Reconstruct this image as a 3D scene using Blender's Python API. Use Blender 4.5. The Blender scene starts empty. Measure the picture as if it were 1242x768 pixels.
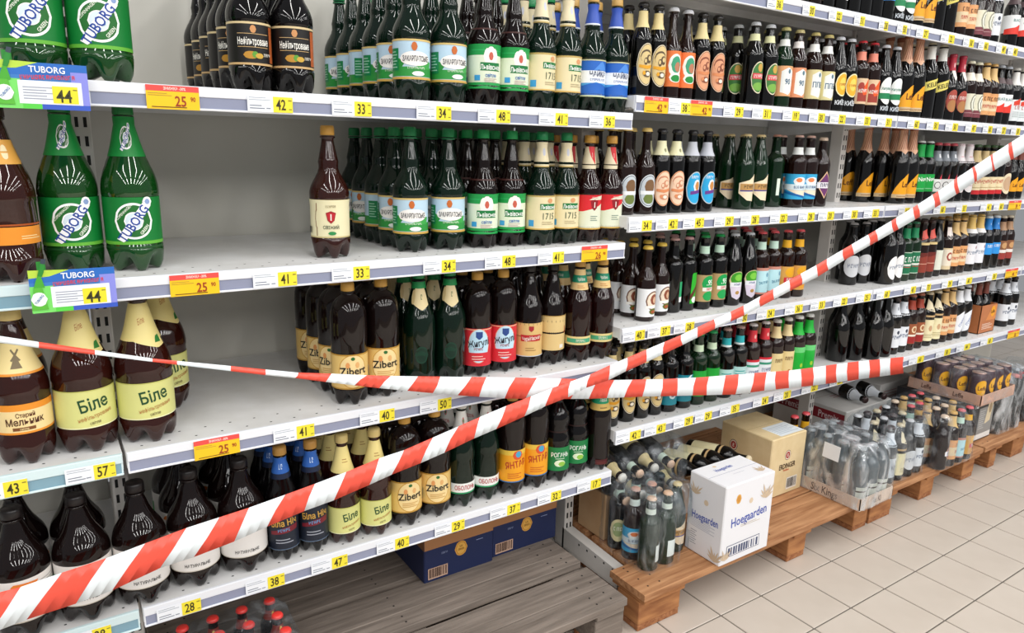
import bpy, bmesh, math, random
from mathutils import Vector, Matrix
random.seed(7)
SC = bpy.context.scene
COL = SC.collection
PI = math.pi

# ------------------------------------------------------------------ camera
cam_data = bpy.data.cameras.new('camera')
cam = bpy.data.objects.new('camera', cam_data)
COL.objects.link(cam)
cam_data.sensor_fit = 'HORIZONTAL'
cam_data.sensor_width = 36.0
cam_data.lens = 36.0 * 874.395 / 1242.0
cam_data.clip_start = 0.02
yaw, pit, rol = math.radians(33.9375), math.radians(-13.2767), math.radians(1.4124)
fw = Vector((math.sin(yaw) * math.cos(pit), math.cos(yaw) * math.cos(pit), math.sin(pit)))
rt = Vector((math.cos(yaw), -math.sin(yaw), 0))
up = rt.cross(fw)
r2 = rt * math.cos(rol) + up * math.sin(rol)
u2 = -rt * math.sin(rol) + up * math.cos(rol)
m = Matrix((r2, u2, -fw)).transposed().to_4x4()
m.translation = Vector((-0.1062, -1.4686, 1.3338))
cam.matrix_world = m
SC.camera = cam

# ------------------------------------------------------------------ light
SC.view_settings.view_transform = 'Standard'
SC.view_settings.look = 'None'
SC.view_settings.gamma = 1.0
SC.view_settings.exposure = 0.28
SC.view_settings.use_curve_mapping = False
world = bpy.data.worlds.new('shop_air')
SC.world = world
world.use_nodes = True
world.node_tree.nodes['Background'].inputs['Color'].default_value = (0.93, 0.96, 1.0, 1)
world.node_tree.nodes['Background'].inputs['Strength'].default_value = 0.26
for j in range(7):                                    # seven rows of ceiling tubes running away from the shelves
    for ly, pw in ((-1.9, 23), (-5.1, 40)):
        ld = bpy.data.lights.new('ceiling_tube', 'AREA')
        ld.shape = 'RECTANGLE'
        ld.size = 0.075
        ld.size_y = 2.7
        ld.energy = pw
        ld.color = (1.0, 0.985, 0.96)
        lo = bpy.data.objects.new('ceiling_tube', ld)
        lo.location = (-2.3 + j * 1.25, ly, 2.95)
        COL.objects.link(lo)

FRONTS = {
    'n1': [(-0.069, 0.05, 'tub', 2), (0.014, 0.05, 'tub', 2), (0.289, 0.06, 'neo', 7), (0.372, 0.06, 'neo', 7), (0.637, 0.06, 'zak', 6), (0.73, 0.06, 'zak', 6), (0.825, 0.06, 'lvi', 3), (0.907, 0.06, 'lvi', 3), (0.987, 0.06, 's17', 3), (1.069, 0.06, 's17', 3), (1.147, 0.06, 'cha', 3), (1.226, 0.06, 'cha', 2)],
    'n2': [(-0.141, 0.06, 'bor', 2), (-0.067, 0.12, 'tub', 2), (0.018, 0.1, 'tub', 2), (0.45, 0.09, 'one', 1), (0.651, 0.1, 'zak', 6), (0.752, 0.1, 'zak', 6), (0.845, 0.09, 'lvi', 4), (0.929, 0.09, 'lvi', 4), (0.999, 0.07, 's17', 4), (1.08, 0.07, 's17', 4), (1.158, 0.07, 'red', 3), (1.241, 0.07, 'red', 3)],
    'n3': [(-0.154, 0.07, 'mil', 2), (-0.064, 0.075, 'bil', 1), (0.025, 0.07, 'bil', 2), (0.476, 0.065, 'zib', 4), (0.563, 0.08, 'zib', 4), (0.671, 0.1, 'obp', 4), (0.758, 0.1, 'obp', 4), (0.837, 0.1, 'zhi', 4), (0.919, 0.1, 'zhi', 4), (0.996, 0.09, 'che', 4), (1.075, 0.09, 'tan', 3), (1.138, 0.07, 'tal', 3), (1.221, 0.065, 'tal', 3)],
    'n4': [(-0.192, 0.05, 'bwh', 2), (-0.09, 0.05, 'bwh', 2), (-0.005, 0.05, 'bwh', 2), (0.073, 0.06, 'bwh', 3), (0.154, 0.06, 'bwh', 3), (0.223, 0.05, 'bni', 3), (0.303, 0.05, 'bni', 3), (0.383, 0.05, 'bil1', 3), (0.463, 0.045, 'bil1', 3), (0.536, 0.05, 'zib', 4), (0.616, 0.055, 'zib', 4), (0.696, 0.06, 'obw', 4), (0.774, 0.06, 'obw', 4), (0.844, 0.05, 'yan', 4), (0.924, 0.05, 'yan', 4), (1.019, 0.05, 'rog', 3), (1.1, 0.06, 'rog', 3), (1.169, 0.045, 'drk', 3)],
    'm1': [(1.313, 0.05, 'gcr', 2), (1.369, 0.05, 'gcr', 2), (1.426, 0.05, 'gor', 2), (1.482, 0.05, 'gor', 2), (1.542, 0.05, 'gsa', 2), (1.605, 0.05, 'gsa', 2), (1.772, 0.05, 'gch', 5), (1.842, 0.05, 'gch', 2), (1.916, 0.05, 'g90g', 2), (1.986, 0.05, 'g90', 2), (2.069, 0.05, 'gpp', 2), (2.141, 0.05, 'gpp', 2), (2.206, 0.05, 'gci', 2), (2.268, 0.05, 'gci', 2), (2.337, 0.05, 'gem', 2), (2.409, 0.05, 'gem', 2), (2.481, 0.05, 'gwg', 2), (2.552, 0.05, 'gwg', 2), (2.641, 0.06, 'lef', 3)],
    'f1': [(2.701, 0.05, 'lef', 2), (2.788, 0.05, 'kel', 2), (2.873, 0.05, 'kel', 2), (2.954, 0.05, 'grf', 2), (3.031, 0.05, 'grf', 2), (3.103, 0.05, 'gar', 2), (3.164, 0.05, 'gar', 2), (3.233, 0.05, 'goc', 2), (3.297, 0.05, 'goc', 2), (3.362, 0.05, 'gwr', 2), (3.428, 0.05, 'gwr', 2), (3.504, 0.05, 'gwn', 2), (3.574, 0.05, 'gwn', 2), (3.646, 0.05, 'gwn', 2)],
    'm2': [(1.301, 0.07, 'gsi', 3), (1.374, 0.07, 'gsi', 3), (1.433, 0.07, 'gpi', 2), (1.494, 0.07, 'gpi', 2), (1.561, 0.07, 'gbl', 2), (1.626, 0.07, 'gbl', 2), (1.818, 0.08, 'ggd', 4), (1.887, 0.08, 'ggd', 4), (2.022, 0.12, 'ggr', 2), (2.075, 0.08, 'gbb', 2), (2.148, 0.08, 'gbb', 1), (2.223, 0.08, 'gpu', 1)],
    'f2': [(2.644, 0.17, 'lef', 2), (2.631, 0.07, 'lef', 4), (2.712, 0.07, 'lef', 2), (2.79, 0.07, 'ggl', 2), (2.876, 0.07, 'ggl', 2), (2.96, 0.07, 'gwt', 2), (3.032, 0.07, 'gwt', 2), (3.093, 0.07, 'gwt', 2), (3.168, 0.07, 'gpk', 2), (3.246, 0.07, 'gpk', 2), (3.318, 0.07, 'grb', 2), (3.393, 0.07, 'grb', 2), (3.461, 0.07, 'grb', 2), (3.524, 0.07, 'grb', 2), (3.595, 0.07, 'gbr', 2), (3.668, 0.07, 'lef5', 2), (3.735, 0.07, 'lef5', 2), (3.821, 0.07, 'gbr', 2)],
    'm3': [(1.394, 0.055, 'gnn', 4), (1.486, 0.09, 'gnn', 3), (1.551, 0.1, 'gdk', 3), (1.613, 0.1, 'gdg', 3), (1.672, 0.09, 'gsg', 3), (1.746, 0.09, 'gsg', 3), (1.813, 0.085, 'gle', 3), (1.888, 0.085, 'gle', 3), (1.947, 0.085, 'gcb', 3), (2.017, 0.085, 'gcb', 3), (2.083, 0.08, 'gyr', 3), (2.146, 0.075, 'gyr', 1)],
    'f3': [(2.547, 0.12, 'gbw', 2), (2.63, 0.12, 'gbw', 2), (2.63, 0.06, 'gov', 3), (2.725, 0.07, 'gov', 3), (2.796, 0.07, 'gdg2', 2), (2.866, 0.07, 'gdg2', 2), (2.943, 0.07, 'gbn', 2), (3.017, 0.07, 'gbn', 2), (3.085, 0.07, 'gws', 2), (3.17, 0.07, 'gwq', 2), (3.235, 0.07, 'goc', 2), (3.294, 0.07, 'goc', 2), (3.378, 0.07, 'gkr', 2), (3.456, 0.07, 'gkr', 2), (3.536, 0.07, 'gbu', 2), (3.61, 0.07, 'gbu', 2), (3.677, 0.07, 'gar2', 2), (3.746, 0.07, 'gar2', 2), (3.834, 0.07, 'gyd', 2), (3.906, 0.07, 'gyd', 2)],
    'm4': [(1.279, 0.055, 'gcr', 3), (1.349, 0.06, 'gcr', 3), (1.408, 0.06, 'gcr', 3), (1.464, 0.06, 'gcr', 3), (1.524, 0.06, 'gte', 3), (1.591, 0.06, 'gte', 3), (1.643, 0.06, 'ggb', 3), (1.709, 0.06, 'ggb', 3), (1.788, 0.06, 'gtl', 3), (1.854, 0.06, 'gtl', 3), (1.92, 0.06, 'grn', 3), (1.987, 0.06, 'grn', 3), (2.042, 0.06, 'gch2', 3), (2.101, 0.06, 'gch2', 3), (2.157, 0.06, 'ggn', 3), (2.225, 0.06, 'ggn', 1)],
    'f4': [(2.541, 0.12, 'mag', 2), (2.613, 0.1, 'mag', 2), (2.644, 0.07, 'mag', 2), (2.732, 0.07, 'mag', 2), (2.806, 0.07, 'gws2', 2), (2.881, 0.07, 'gws2', 2), (2.959, 0.07, 'gbn2', 2), (3.034, 0.07, 'gbn2', 2), (3.109, 0.07, 'gcm', 2), (3.18, 0.07, 'gcm', 2), (3.243, 0.07, 'goc', 2), (3.302, 0.07, 'goc', 2), (3.375, 0.07, 'gwd', 2), (3.443, 0.07, 'gwd', 2), (3.839, 0.07, 'gws2', 2), (3.919, 0.07, 'gws2', 2), (3.987, 0.07, 'ggr', 2)],
    'm0': [(1.772, 0.05, 'gdk', 1), (1.832, 0.05, 'gdk', 1), (1.894, 0.05, 'gdk', 1), (1.958, 0.05, 'gdk', 1), (2.024, 0.05, 'gch2', 1), (2.092, 0.05, 'gdk', 1), (2.162, 0.05, 'gdk', 1), (2.235, 0.05, 'gbu', 1), (2.3, 0.05, 'gbu', 1), (2.367, 0.05, 'gbu', 1), (2.436, 0.05, 'gbu', 1), (2.502, 0.05, 'gwg', 1), (2.559, 0.05, 'gwg', 1)],
    'f0': [(2.627, 0.05, 'lef', 1), (2.693, 0.05, 'lef', 1), (2.772, 0.05, 'kel', 1), (2.854, 0.05, 'kel', 1), (2.944, 0.05, 'goc', 1), (3.012, 0.05, 'goc', 1), (3.082, 0.05, 'gar', 1), (3.147, 0.05, 'gar', 1), (3.214, 0.05, 'gws2', 1), (3.374, 0.05, 'gwr', 1), (3.468, 0.05, 'gwr', 1)],
}
TAGS = {
    'n1': [(0.133, 0.088, 'p25⁹⁰'), (0.305, 0.086, '42'), (0.47, 0.085, '33'), (0.659, 0.085, '34'), (0.815, 0.088, '48'), (0.986, 0.088, '41'), (1.141, 0.085, '36')],
    'n2': [(0.145, 0.089, 'p25⁹⁰'), (0.297, 0.086, '41'), (0.458, 0.085, '33'), (0.673, 0.084, '34'), (0.84, 0.086, '48'), (0.994, 0.082, '41'), (1.138, 0.089, 'p26⁹⁰')],
    'l3': [(-0.178, 0.035, '43'), (-0.061, 0.082, '57')],
    'l4': [(-0.095, 0.074, '28')],
    'n3': [(0.163, 0.086, 'p25⁹⁰'), (0.32, 0.085, '41'), (0.512, 0.085, '40'), (0.663, 0.085, '50')],
    'n4': [(0.066, 0.084, '28'), (0.241, 0.084, '38'), (0.387, 0.086, '47'), (0.546, 0.087, '40'), (0.703, 0.086, '29'), (0.872, 0.096, '37'), (1.019, 0.081, '32'), (1.162, 0.088, '17')],
    'm1': [(1.328, 0.088, 'p42'), (1.416, 0.08, '38'), (1.503, 0.087, 'p42'), (1.639, 0.093, '29'), (1.767, 0.088, '31'), (1.909, 0.082, '19'), (2.043, 0.083, '30'), (2.157, 0.087, '22'), (2.306, 0.084, '33'), (2.439, 0.089, '31')],
    'f1': [(2.629, 0.079, '60'), (2.766, 0.089, '50'), (2.909, 0.095, '50'), (3.061, 0.087, '47'), (3.202, 0.084, '60'), (3.323, 0.081, '27'), (3.455, 0.092, '50')],
    'm2': [(1.298, 0.087, '34'), (1.4, 0.085, '42'), (1.509, 0.087, '45'), (1.641, 0.093, '29'), (1.761, 0.087, '28'), (1.903, 0.085, '22'), (2.049, 0.086, '28'), (2.159, 0.09, '20'), (2.303, 0.086, '30'), (2.434, 0.096, '33')],
    'f2': [(2.653, 0.076, '44'), (2.917, 0.091, '60'), (3.093, 0.09, '33'), (3.306, 0.097, '41'), (3.422, 0.093, '60'), (3.577, 0.123, 'p39')],
    'm3': [(1.3, 0.09, '40'), (1.4, 0.092, '37'), (1.505, 0.093, '28'), (1.77, 0.049, '30'), (1.889, 0.091, '24'), (2.039, 0.097, '36'), (2.175, 0.094, '33'), (2.311, 0.094, '22'), (2.457, 0.094, '25')],
    'f3': [(2.592, 0.088, '60'), (2.785, 0.089, '45'), (2.908, 0.073, '73'), (3.078, 0.085, '39'), (3.234, 0.119, '60'), (3.476, 0.097, '50'), (3.671, 0.173, 'p44')],
    'm4': [(1.304, 0.1, '42'), (1.414, 0.089, '43'), (1.536, 0.094, '29'), (1.628, 0.079, '29'), (1.754, 0.096, '35'), (1.913, 0.081, '24'), (2.031, 0.095, '20'), (2.19, 0.097, '22'), (2.354, 0.082, '28')],
    'f4': [(2.923, 0.13, '60'), (3.145, 0.126, '50'), (3.322, 0.126, '44'), (3.543, 0.144, '60'), (3.817, 0.204, 'p50')],
    'm0': [(1.778, 0.071, '36'), (1.939, 0.06, '30'), (2.077, 0.069, '22'), (2.21, 0.059, '31'), (2.351, 0.054, '28'), (2.466, 0.061, '50')],
    'f0': [(2.601, 0.076, '27'), (2.778, 0.099, '22'), (2.935, 0.081, '50'), (3.053, 0.084, '60'), (3.201, 0.082, '49'), (3.303, 0.085, '40')],
}
TAPE_A = [(-0.283, -0.075, 0.5788, -0.3348, -0.079, 0.5077), (-0.2456, -0.075, 0.5653, -0.2958, -0.079, 0.4916), (-0.1874, -0.075, 0.5649, -0.2401, -0.079, 0.4944), (-0.1253, -0.075, 0.5719, -0.1859, -0.079, 0.5017), (-0.0548, -0.075, 0.5781, -0.1105, -0.079, 0.5061), (0.0104, -0.075, 0.588, -0.0518, -0.079, 0.5123), (0.0833, -0.075, 0.5988, 0.0307, -0.079, 0.5314), (0.1443, -0.075, 0.6041, 0.0914, -0.079, 0.5353), (0.2017, -0.075, 0.6092, 0.168, -0.079, 0.5457), (0.2753, -0.075, 0.6185, 0.2341, -0.079, 0.5593), (0.3385, -0.075, 0.6271, 0.3119, -0.079, 0.5728), (0.4082, -0.075, 0.6373, 0.377, -0.079, 0.5803), (0.4852, -0.075, 0.6516, 0.4589, -0.079, 0.5956), (0.5455, -0.075, 0.6573, 0.5125, -0.079, 0.6068), (0.6188, -0.075, 0.6722, 0.5847, -0.079, 0.6179), (0.6866, -0.075, 0.6862, 0.6471, -0.079, 0.6297), (0.7456, -0.075, 0.6983, 0.7278, -0.079, 0.6484), (0.821, -0.075, 0.7126, 0.7909, -0.079, 0.6596), (0.8949, -0.075, 0.7244, 0.8736, -0.079, 0.6765), (0.9615, -0.075, 0.7346, 0.9369, -0.079, 0.6914), (1.0199, -0.075, 0.7426, 1.0107, -0.079, 0.7023), (1.0858, -0.075, 0.7516, 1.0705, -0.079, 0.7183), (1.1536, -0.075, 0.7673, 1.1472, -0.079, 0.7268), (1.2151, -0.075, 0.7792, 1.2084, -0.079, 0.7424), (1.2848, -0.075, 0.7926, 1.2842, -0.079, 0.7572), (1.3538, -0.075, 0.8056, 1.3467, -0.079, 0.771), (1.4186, -0.075, 0.8178, 1.4244, -0.079, 0.7883), (1.4852, -0.075, 0.8329, 1.4844, -0.079, 0.8028), (1.554, -0.075, 0.8486, 1.5567, -0.079, 0.8202), (1.6251, -0.075, 0.8639, 1.6244, -0.079, 0.8342), (1.6835, -0.075, 0.8771, 1.6868, -0.079, 0.8477), (1.7581, -0.075, 0.8991, 1.7581, -0.079, 0.8666), (1.8195, -0.075, 0.9171, 1.8238, -0.079, 0.8841), (1.8945, -0.075, 0.9391, 1.8995, -0.079, 0.9042), (1.9514, -0.075, 0.9551, 1.9612, -0.079, 0.9194), (2.0309, -0.075, 0.9777, 2.0417, -0.079, 0.9393), (2.0864, -0.075, 0.9949, 2.0973, -0.079, 0.9579), (2.1699, -0.075, 1.0209, 2.181, -0.079, 0.9852), (2.2194, -0.075, 1.0364, 2.2357, -0.079, 1.0013), (2.312, -0.075, 1.0654, 2.3247, -0.079, 1.0274), (2.3547, -0.075, 1.0788, 2.3728, -0.079, 1.0413), (2.4471, -0.075, 1.1082, 2.4667, -0.079, 1.0685), (2.477, -0.075, 1.1178, 2.497, -0.079, 1.0774), (2.5786, -0.075, 1.1512, 2.6004, -0.079, 1.1081), (2.6096, -0.075, 1.1621, 2.6322, -0.079, 1.1175), (2.7048, -0.075, 1.1955, 2.7296, -0.079, 1.1473), (2.7427, -0.075, 1.2088, 2.7683, -0.079, 1.1593), (2.8472, -0.075, 1.2482, 2.8753, -0.079, 1.1952), (2.8697, -0.075, 1.2568, 2.8983, -0.079, 1.2031), (2.973, -0.075, 1.2954, 3.0039, -0.079, 1.2394), (2.9906, -0.075, 1.302, 3.022, -0.079, 1.2452), (3.1046, -0.075, 1.3437, 3.1391, -0.079, 1.283), (3.1231, -0.075, 1.3502, 3.158, -0.079, 1.289), (3.2429, -0.075, 1.3917, 3.2806, -0.079, 1.3282), (3.2687, -0.075, 1.4007, 3.3072, -0.079, 1.3364), (3.3943, -0.075, 1.4442, 3.4433, -0.079, 1.3784)]
TAPE_B = [(-0.1992, -0.035, 1.0168, -0.2004, -0.039, 1.0054), (-0.1148, -0.035, 0.9892, -0.1159, -0.039, 0.9794), (-0.0337, -0.035, 0.9635, -0.0347, -0.039, 0.9557), (0.057, -0.035, 0.9346, 0.056, -0.039, 0.9294), (0.0985, -0.035, 0.9239, 0.0973, -0.039, 0.9175), (0.1939, -0.035, 0.8993, 0.1924, -0.039, 0.8899), (0.26, -0.035, 0.8821, 0.2583, -0.039, 0.8713), (0.3265, -0.035, 0.8649, 0.3179, -0.039, 0.8553), (0.3969, -0.035, 0.8515, 0.3822, -0.039, 0.8364), (0.477, -0.035, 0.8352, 0.4462, -0.039, 0.818), (0.5338, -0.035, 0.8244, 0.5038, -0.039, 0.8017), (0.6015, -0.035, 0.8127, 0.5722, -0.039, 0.7838), (0.6594, -0.035, 0.8028, 0.6377, -0.039, 0.7666), (0.745, -0.035, 0.788, 0.7042, -0.039, 0.7497), (0.7873, -0.035, 0.7808, 0.7644, -0.039, 0.7353), (0.8731, -0.035, 0.7659, 0.8395, -0.039, 0.7174), (0.9401, -0.035, 0.754, 0.9028, -0.039, 0.7049), (1.021, -0.035, 0.7393, 0.985, -0.039, 0.6902), (1.0888, -0.035, 0.7269, 1.0516, -0.039, 0.6782), (1.1475, -0.035, 0.716, 1.1151, -0.039, 0.667), (1.2083, -0.035, 0.7048, 1.181, -0.039, 0.6575), (1.2776, -0.035, 0.6945, 1.2462, -0.039, 0.6481), (1.333, -0.035, 0.6862, 1.3173, -0.039, 0.6374), (1.4005, -0.035, 0.6763, 1.3913, -0.039, 0.6255), (1.4632, -0.035, 0.6681, 1.4614, -0.039, 0.6143), (1.5429, -0.035, 0.6578, 1.5304, -0.039, 0.6033), (1.6028, -0.035, 0.6513, 1.5944, -0.039, 0.5932), (1.6803, -0.035, 0.6431, 1.6684, -0.039, 0.5814), (1.7445, -0.035, 0.6364, 1.733, -0.039, 0.5712), (1.8235, -0.035, 0.6281, 1.8075, -0.039, 0.5645), (1.888, -0.035, 0.6213, 1.8801, -0.039, 0.5589), (1.9367, -0.035, 0.6159, 1.9421, -0.039, 0.5527), (2.0095, -0.035, 0.608, 2.0153, -0.039, 0.545), (2.0748, -0.035, 0.6032, 2.0862, -0.039, 0.5375), (2.1469, -0.035, 0.5982, 2.1544, -0.039, 0.5304), (2.2245, -0.0346, 0.5929, 2.2328, -0.0386, 0.5236), (2.3002, -0.0306, 0.5862, 2.3093, -0.0346, 0.5155), (2.3755, -0.0268, 0.5797, 2.3854, -0.0308, 0.5075), (2.4564, -0.0229, 0.5719, 2.467, -0.0269, 0.499), (2.534, -0.0192, 0.5635, 2.545, -0.0232, 0.4909), (2.6173, -0.0155, 0.5546, 2.6288, -0.0195, 0.4823), (2.7035, -0.0117, 0.5455, 2.7153, -0.0157, 0.4735), (2.8135, -0.007, 0.5338, 2.8259, -0.011, 0.4623)]
HIDDEN = set([('f1', 9, 1), ('f1', 10, 1), ('f1', 11, 1), ('f1', 12, 1), ('f1', 13, 0), ('f2', 1, 3), ('f2', 3, 1), ('f2', 4, 1), ('f2', 5, 1), ('f2', 6, 1), ('f2', 7, 1), ('f2', 9, 1), ('f2', 12, 1), ('f2', 15, 1), ('f2', 16, 1), ('f3', 5, 1), ('f4', 13, 1), ('m0', 0, 0), ('m0', 1, 0), ('m0', 2, 0), ('m2', 3, 1), ('m2', 5, 1), ('m2', 7, 3), ('m4', 0, 1), ('n1', 3, 3), ('n1', 3, 4), ('n1', 3, 5), ('n1', 5, 3), ('n1', 5, 4), ('n1', 6, 2), ('n3', 4, 3), ('n3', 8, 3), ('n4', 9, 3), ('n4', 10, 2), ('n4', 10, 3), ('n4', 11, 2), ('n4', 11, 3), ('n4', 12, 3), ('n4', 13, 3), ('n4', 14, 2), ('n4', 14, 3), ('n4', 15, 2), ('n4', 16, 2)])
JOINED = set([('f1', 1, 1), ('f1', 2, 1), ('f1', 3, 1), ('f1', 4, 1), ('f1', 5, 1), ('f1', 6, 1), ('f1', 7, 1), ('f1', 8, 1), ('f1', 13, 1), ('f2', 1, 2), ('f2', 8, 1), ('f2', 10, 1), ('f2', 11, 1), ('f2', 13, 1), ('f2', 14, 1), ('f3', 3, 2), ('f3', 4, 1), ('f3', 6, 1), ('f3', 7, 1), ('f3', 8, 1), ('f3', 9, 1), ('f3', 10, 1), ('f3', 11, 1), ('f3', 12, 1), ('f3', 13, 1), ('f3', 14, 1), ('f3', 15, 1), ('f3', 16, 1), ('f3', 17, 1), ('f4', 2, 1), ('f4', 4, 1), ('f4', 5, 1), ('f4', 6, 1), ('f4', 7, 1), ('f4', 8, 1), ('f4', 9, 1), ('f4', 10, 1), ('f4', 11, 1), ('f4', 12, 1), ('m1', 1, 1), ('m1', 2, 1), ('m1', 3, 1), ('m1', 4, 1), ('m1', 5, 1), ('m1', 6, 3), ('m1', 6, 4), ('m1', 7, 1), ('m1', 8, 1), ('m1', 9, 1), ('m1', 10, 1), ('m1', 11, 1), ('m1', 13, 1), ('m1', 14, 1), ('m1', 15, 1), ('m1', 16, 1), ('m1', 17, 1), ('m1', 18, 2), ('m2', 4, 1), ('m2', 7, 1), ('m2', 7, 2), ('m2', 8, 1), ('m3', 3, 2), ('m3', 7, 2), ('m3', 10, 2), ('m4', 1, 2), ('m4', 2, 1), ('m4', 2, 2), ('m4', 3, 1), ('m4', 3, 2), ('m4', 4, 1), ('m4', 4, 2), ('m4', 5, 1), ('m4', 5, 2), ('m4', 6, 1), ('m4', 6, 2), ('m4', 7, 1), ('m4', 7, 2), ('m4', 8, 1), ('m4', 8, 2), ('m4', 9, 2), ('m4', 10, 2), ('m4', 11, 2), ('m4', 12, 2), ('m4', 13, 1), ('m4', 13, 2), ('m4', 14, 2)])

# ------------------------------------------------------------------ materials
MATS = {}
def lin(h):
    h = h.lstrip('#')
    o = []
    for i in (0, 2, 4):
        c = int(h[i:i + 2], 16) / 255.0
        o.append(c / 12.92 if c <= 0.04045 else ((c + 0.055) / 1.055) ** 2.4)
    return tuple(o) + (1.0,)
def mat(key, hexc=None, rough=0.5, spec=0.5, metal=0.0, coat=0.0, emit=None):
    if key in MATS:
        return MATS[key]
    m = bpy.data.materials.new(key)
    m.use_nodes = True
    b = m.node_tree.nodes['Principled BSDF']
    c = lin(hexc or key)
    b.inputs['Base Color'].default_value = c
    b.inputs['Roughness'].default_value = rough
    b.inputs['Specular IOR Level'].default_value = spec
    b.inputs['Metallic'].default_value = metal
    b.inputs['Coat Weight'].default_value = coat
    b.inputs['Coat Roughness'].default_value = 0.05
    m.diffuse_color = c
    MATS[key] = m
    return m
def ink(h):
    return mat(h, h, 0.42, 0.4)
def noisy(key, c1, c2, scale, rough=0.5, bump=0.0, stretch=(1, 1, 1), detail=4.0, c3=None, lo=0.35, hi=0.65):
    m = mat(key, c1, rough)
    nt = m.node_tree; N = nt.nodes; Lk = nt.links
    b = N['Principled BSDF']
    tc = N.new('ShaderNodeTexCoord'); mp = N.new('ShaderNodeMapping')
    mp.inputs['Scale'].default_value = stretch
    nz = N.new('ShaderNodeTexNoise'); nz.inputs['Scale'].default_value = scale; nz.inputs['Detail'].default_value = detail
    cr = N.new('ShaderNodeValToRGB')
    cr.color_ramp.elements[0].position = lo; cr.color_ramp.elements[0].color = lin(c1)
    cr.color_ramp.elements[1].position = hi; cr.color_ramp.elements[1].color = lin(c2)
    if c3:
        e = cr.color_ramp.elements.new(min(0.98, hi + 0.12)); e.color = lin(c3)
    Lk.new(tc.outputs['Object'], mp.inputs['Vector']); Lk.new(mp.outputs[0], nz.inputs['Vector'])
    Lk.new(nz.outputs['Fac'], cr.inputs[0]); Lk.new(cr.outputs[0], b.inputs['Base Color'])
    if bump:
        bp = N.new('ShaderNodeBump'); bp.inputs['Strength'].default_value = bump; bp.inputs['Distance'].default_value = 0.004
        Lk.new(nz.outputs['Fac'], bp.inputs['Height']); Lk.new(bp.outputs[0], b.inputs['Normal'])
    return m
PETB = mat('pet_brown', '#2e0f09', 0.055, 0.5, coat=0.15)
PETD = mat('pet_dark', '#120908', 0.055, 0.38, coat=0.1)
PETK = mat('pet_black', '#0a0809', 0.055, 0.38, coat=0.1)
PETG = mat('pet_green', '#061a10', 0.055, 0.38, coat=0.15)
PETR = mat('pet_red', '#1a0605', 0.055, 0.45, coat=0.1)
TUBG = mat('tub_green', '#0d3f12', 0.055, 0.6, coat=0.3)
GLK = mat('glass_dark', '#070606', 0.05, 0.5, coat=0.1)
GLB = mat('glass_brown', '#1c0b07', 0.05, 0.5, coat=0.1)
GLG = mat('glass_green', '#082410', 0.05, 0.5, coat=0.1)
GLG2 = mat('glass_green_bright', '#128a2c', 0.08, 0.6, coat=0.5)
WHITE = noisy('shelf_enamel', '#d9d8d6', '#e6e6e6', 9, 0.42)
RAIL = mat('rail_white', '#e9ebf0', 0.35)
STRIP = mat('rail_strip', '#8f94ab', 0.25)
RAILC = mat('rail_cyan', '#d3e6e8', 0.35)
STRIPC = mat('rail_strip_cyan', '#7ea2b2', 0.25)
POST = mat('post_grey', '#cfcbc6', 0.42)
PANEL = noisy('panel_grey', '#c9c6bc', '#d2d0c8', 3.0, 0.6)
BLACK = mat('black_hole', '#0a0a0b', 0.7)
GREYW = noisy('wood_grey', '#5d534b', '#8d8177', 5.0, 0.85, 0.6, (1.2, 14, 14), 12.0, lo=.2, hi=.75)
BROWNW = noisy('wood_brown', '#8a5934', '#bd8c62', 4.0, 0.8, 0.4, (1.5, 18, 18), 10.0, lo=.28, hi=.7)
BLOCKW = noisy('wood_block', '#8f5a34', '#b47c4c', 9.0, 0.8, 0.3, (1, 1, 5), 6.0)
CHIP = noisy('chip_block', '#85512f', '#a8724a', 90.0, 0.9, 0.4)
TILE = noisy('floor_tile', '#bdb2a6', '#cbc1b6', 3.0, 0.38, 0.0)
GROUT = noisy('grout', '#5d5750', '#6d675f', 30.0, 0.9)
CARD = noisy('carton_brown', '#b08a62', '#bb9770', 12, 0.75)

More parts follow.
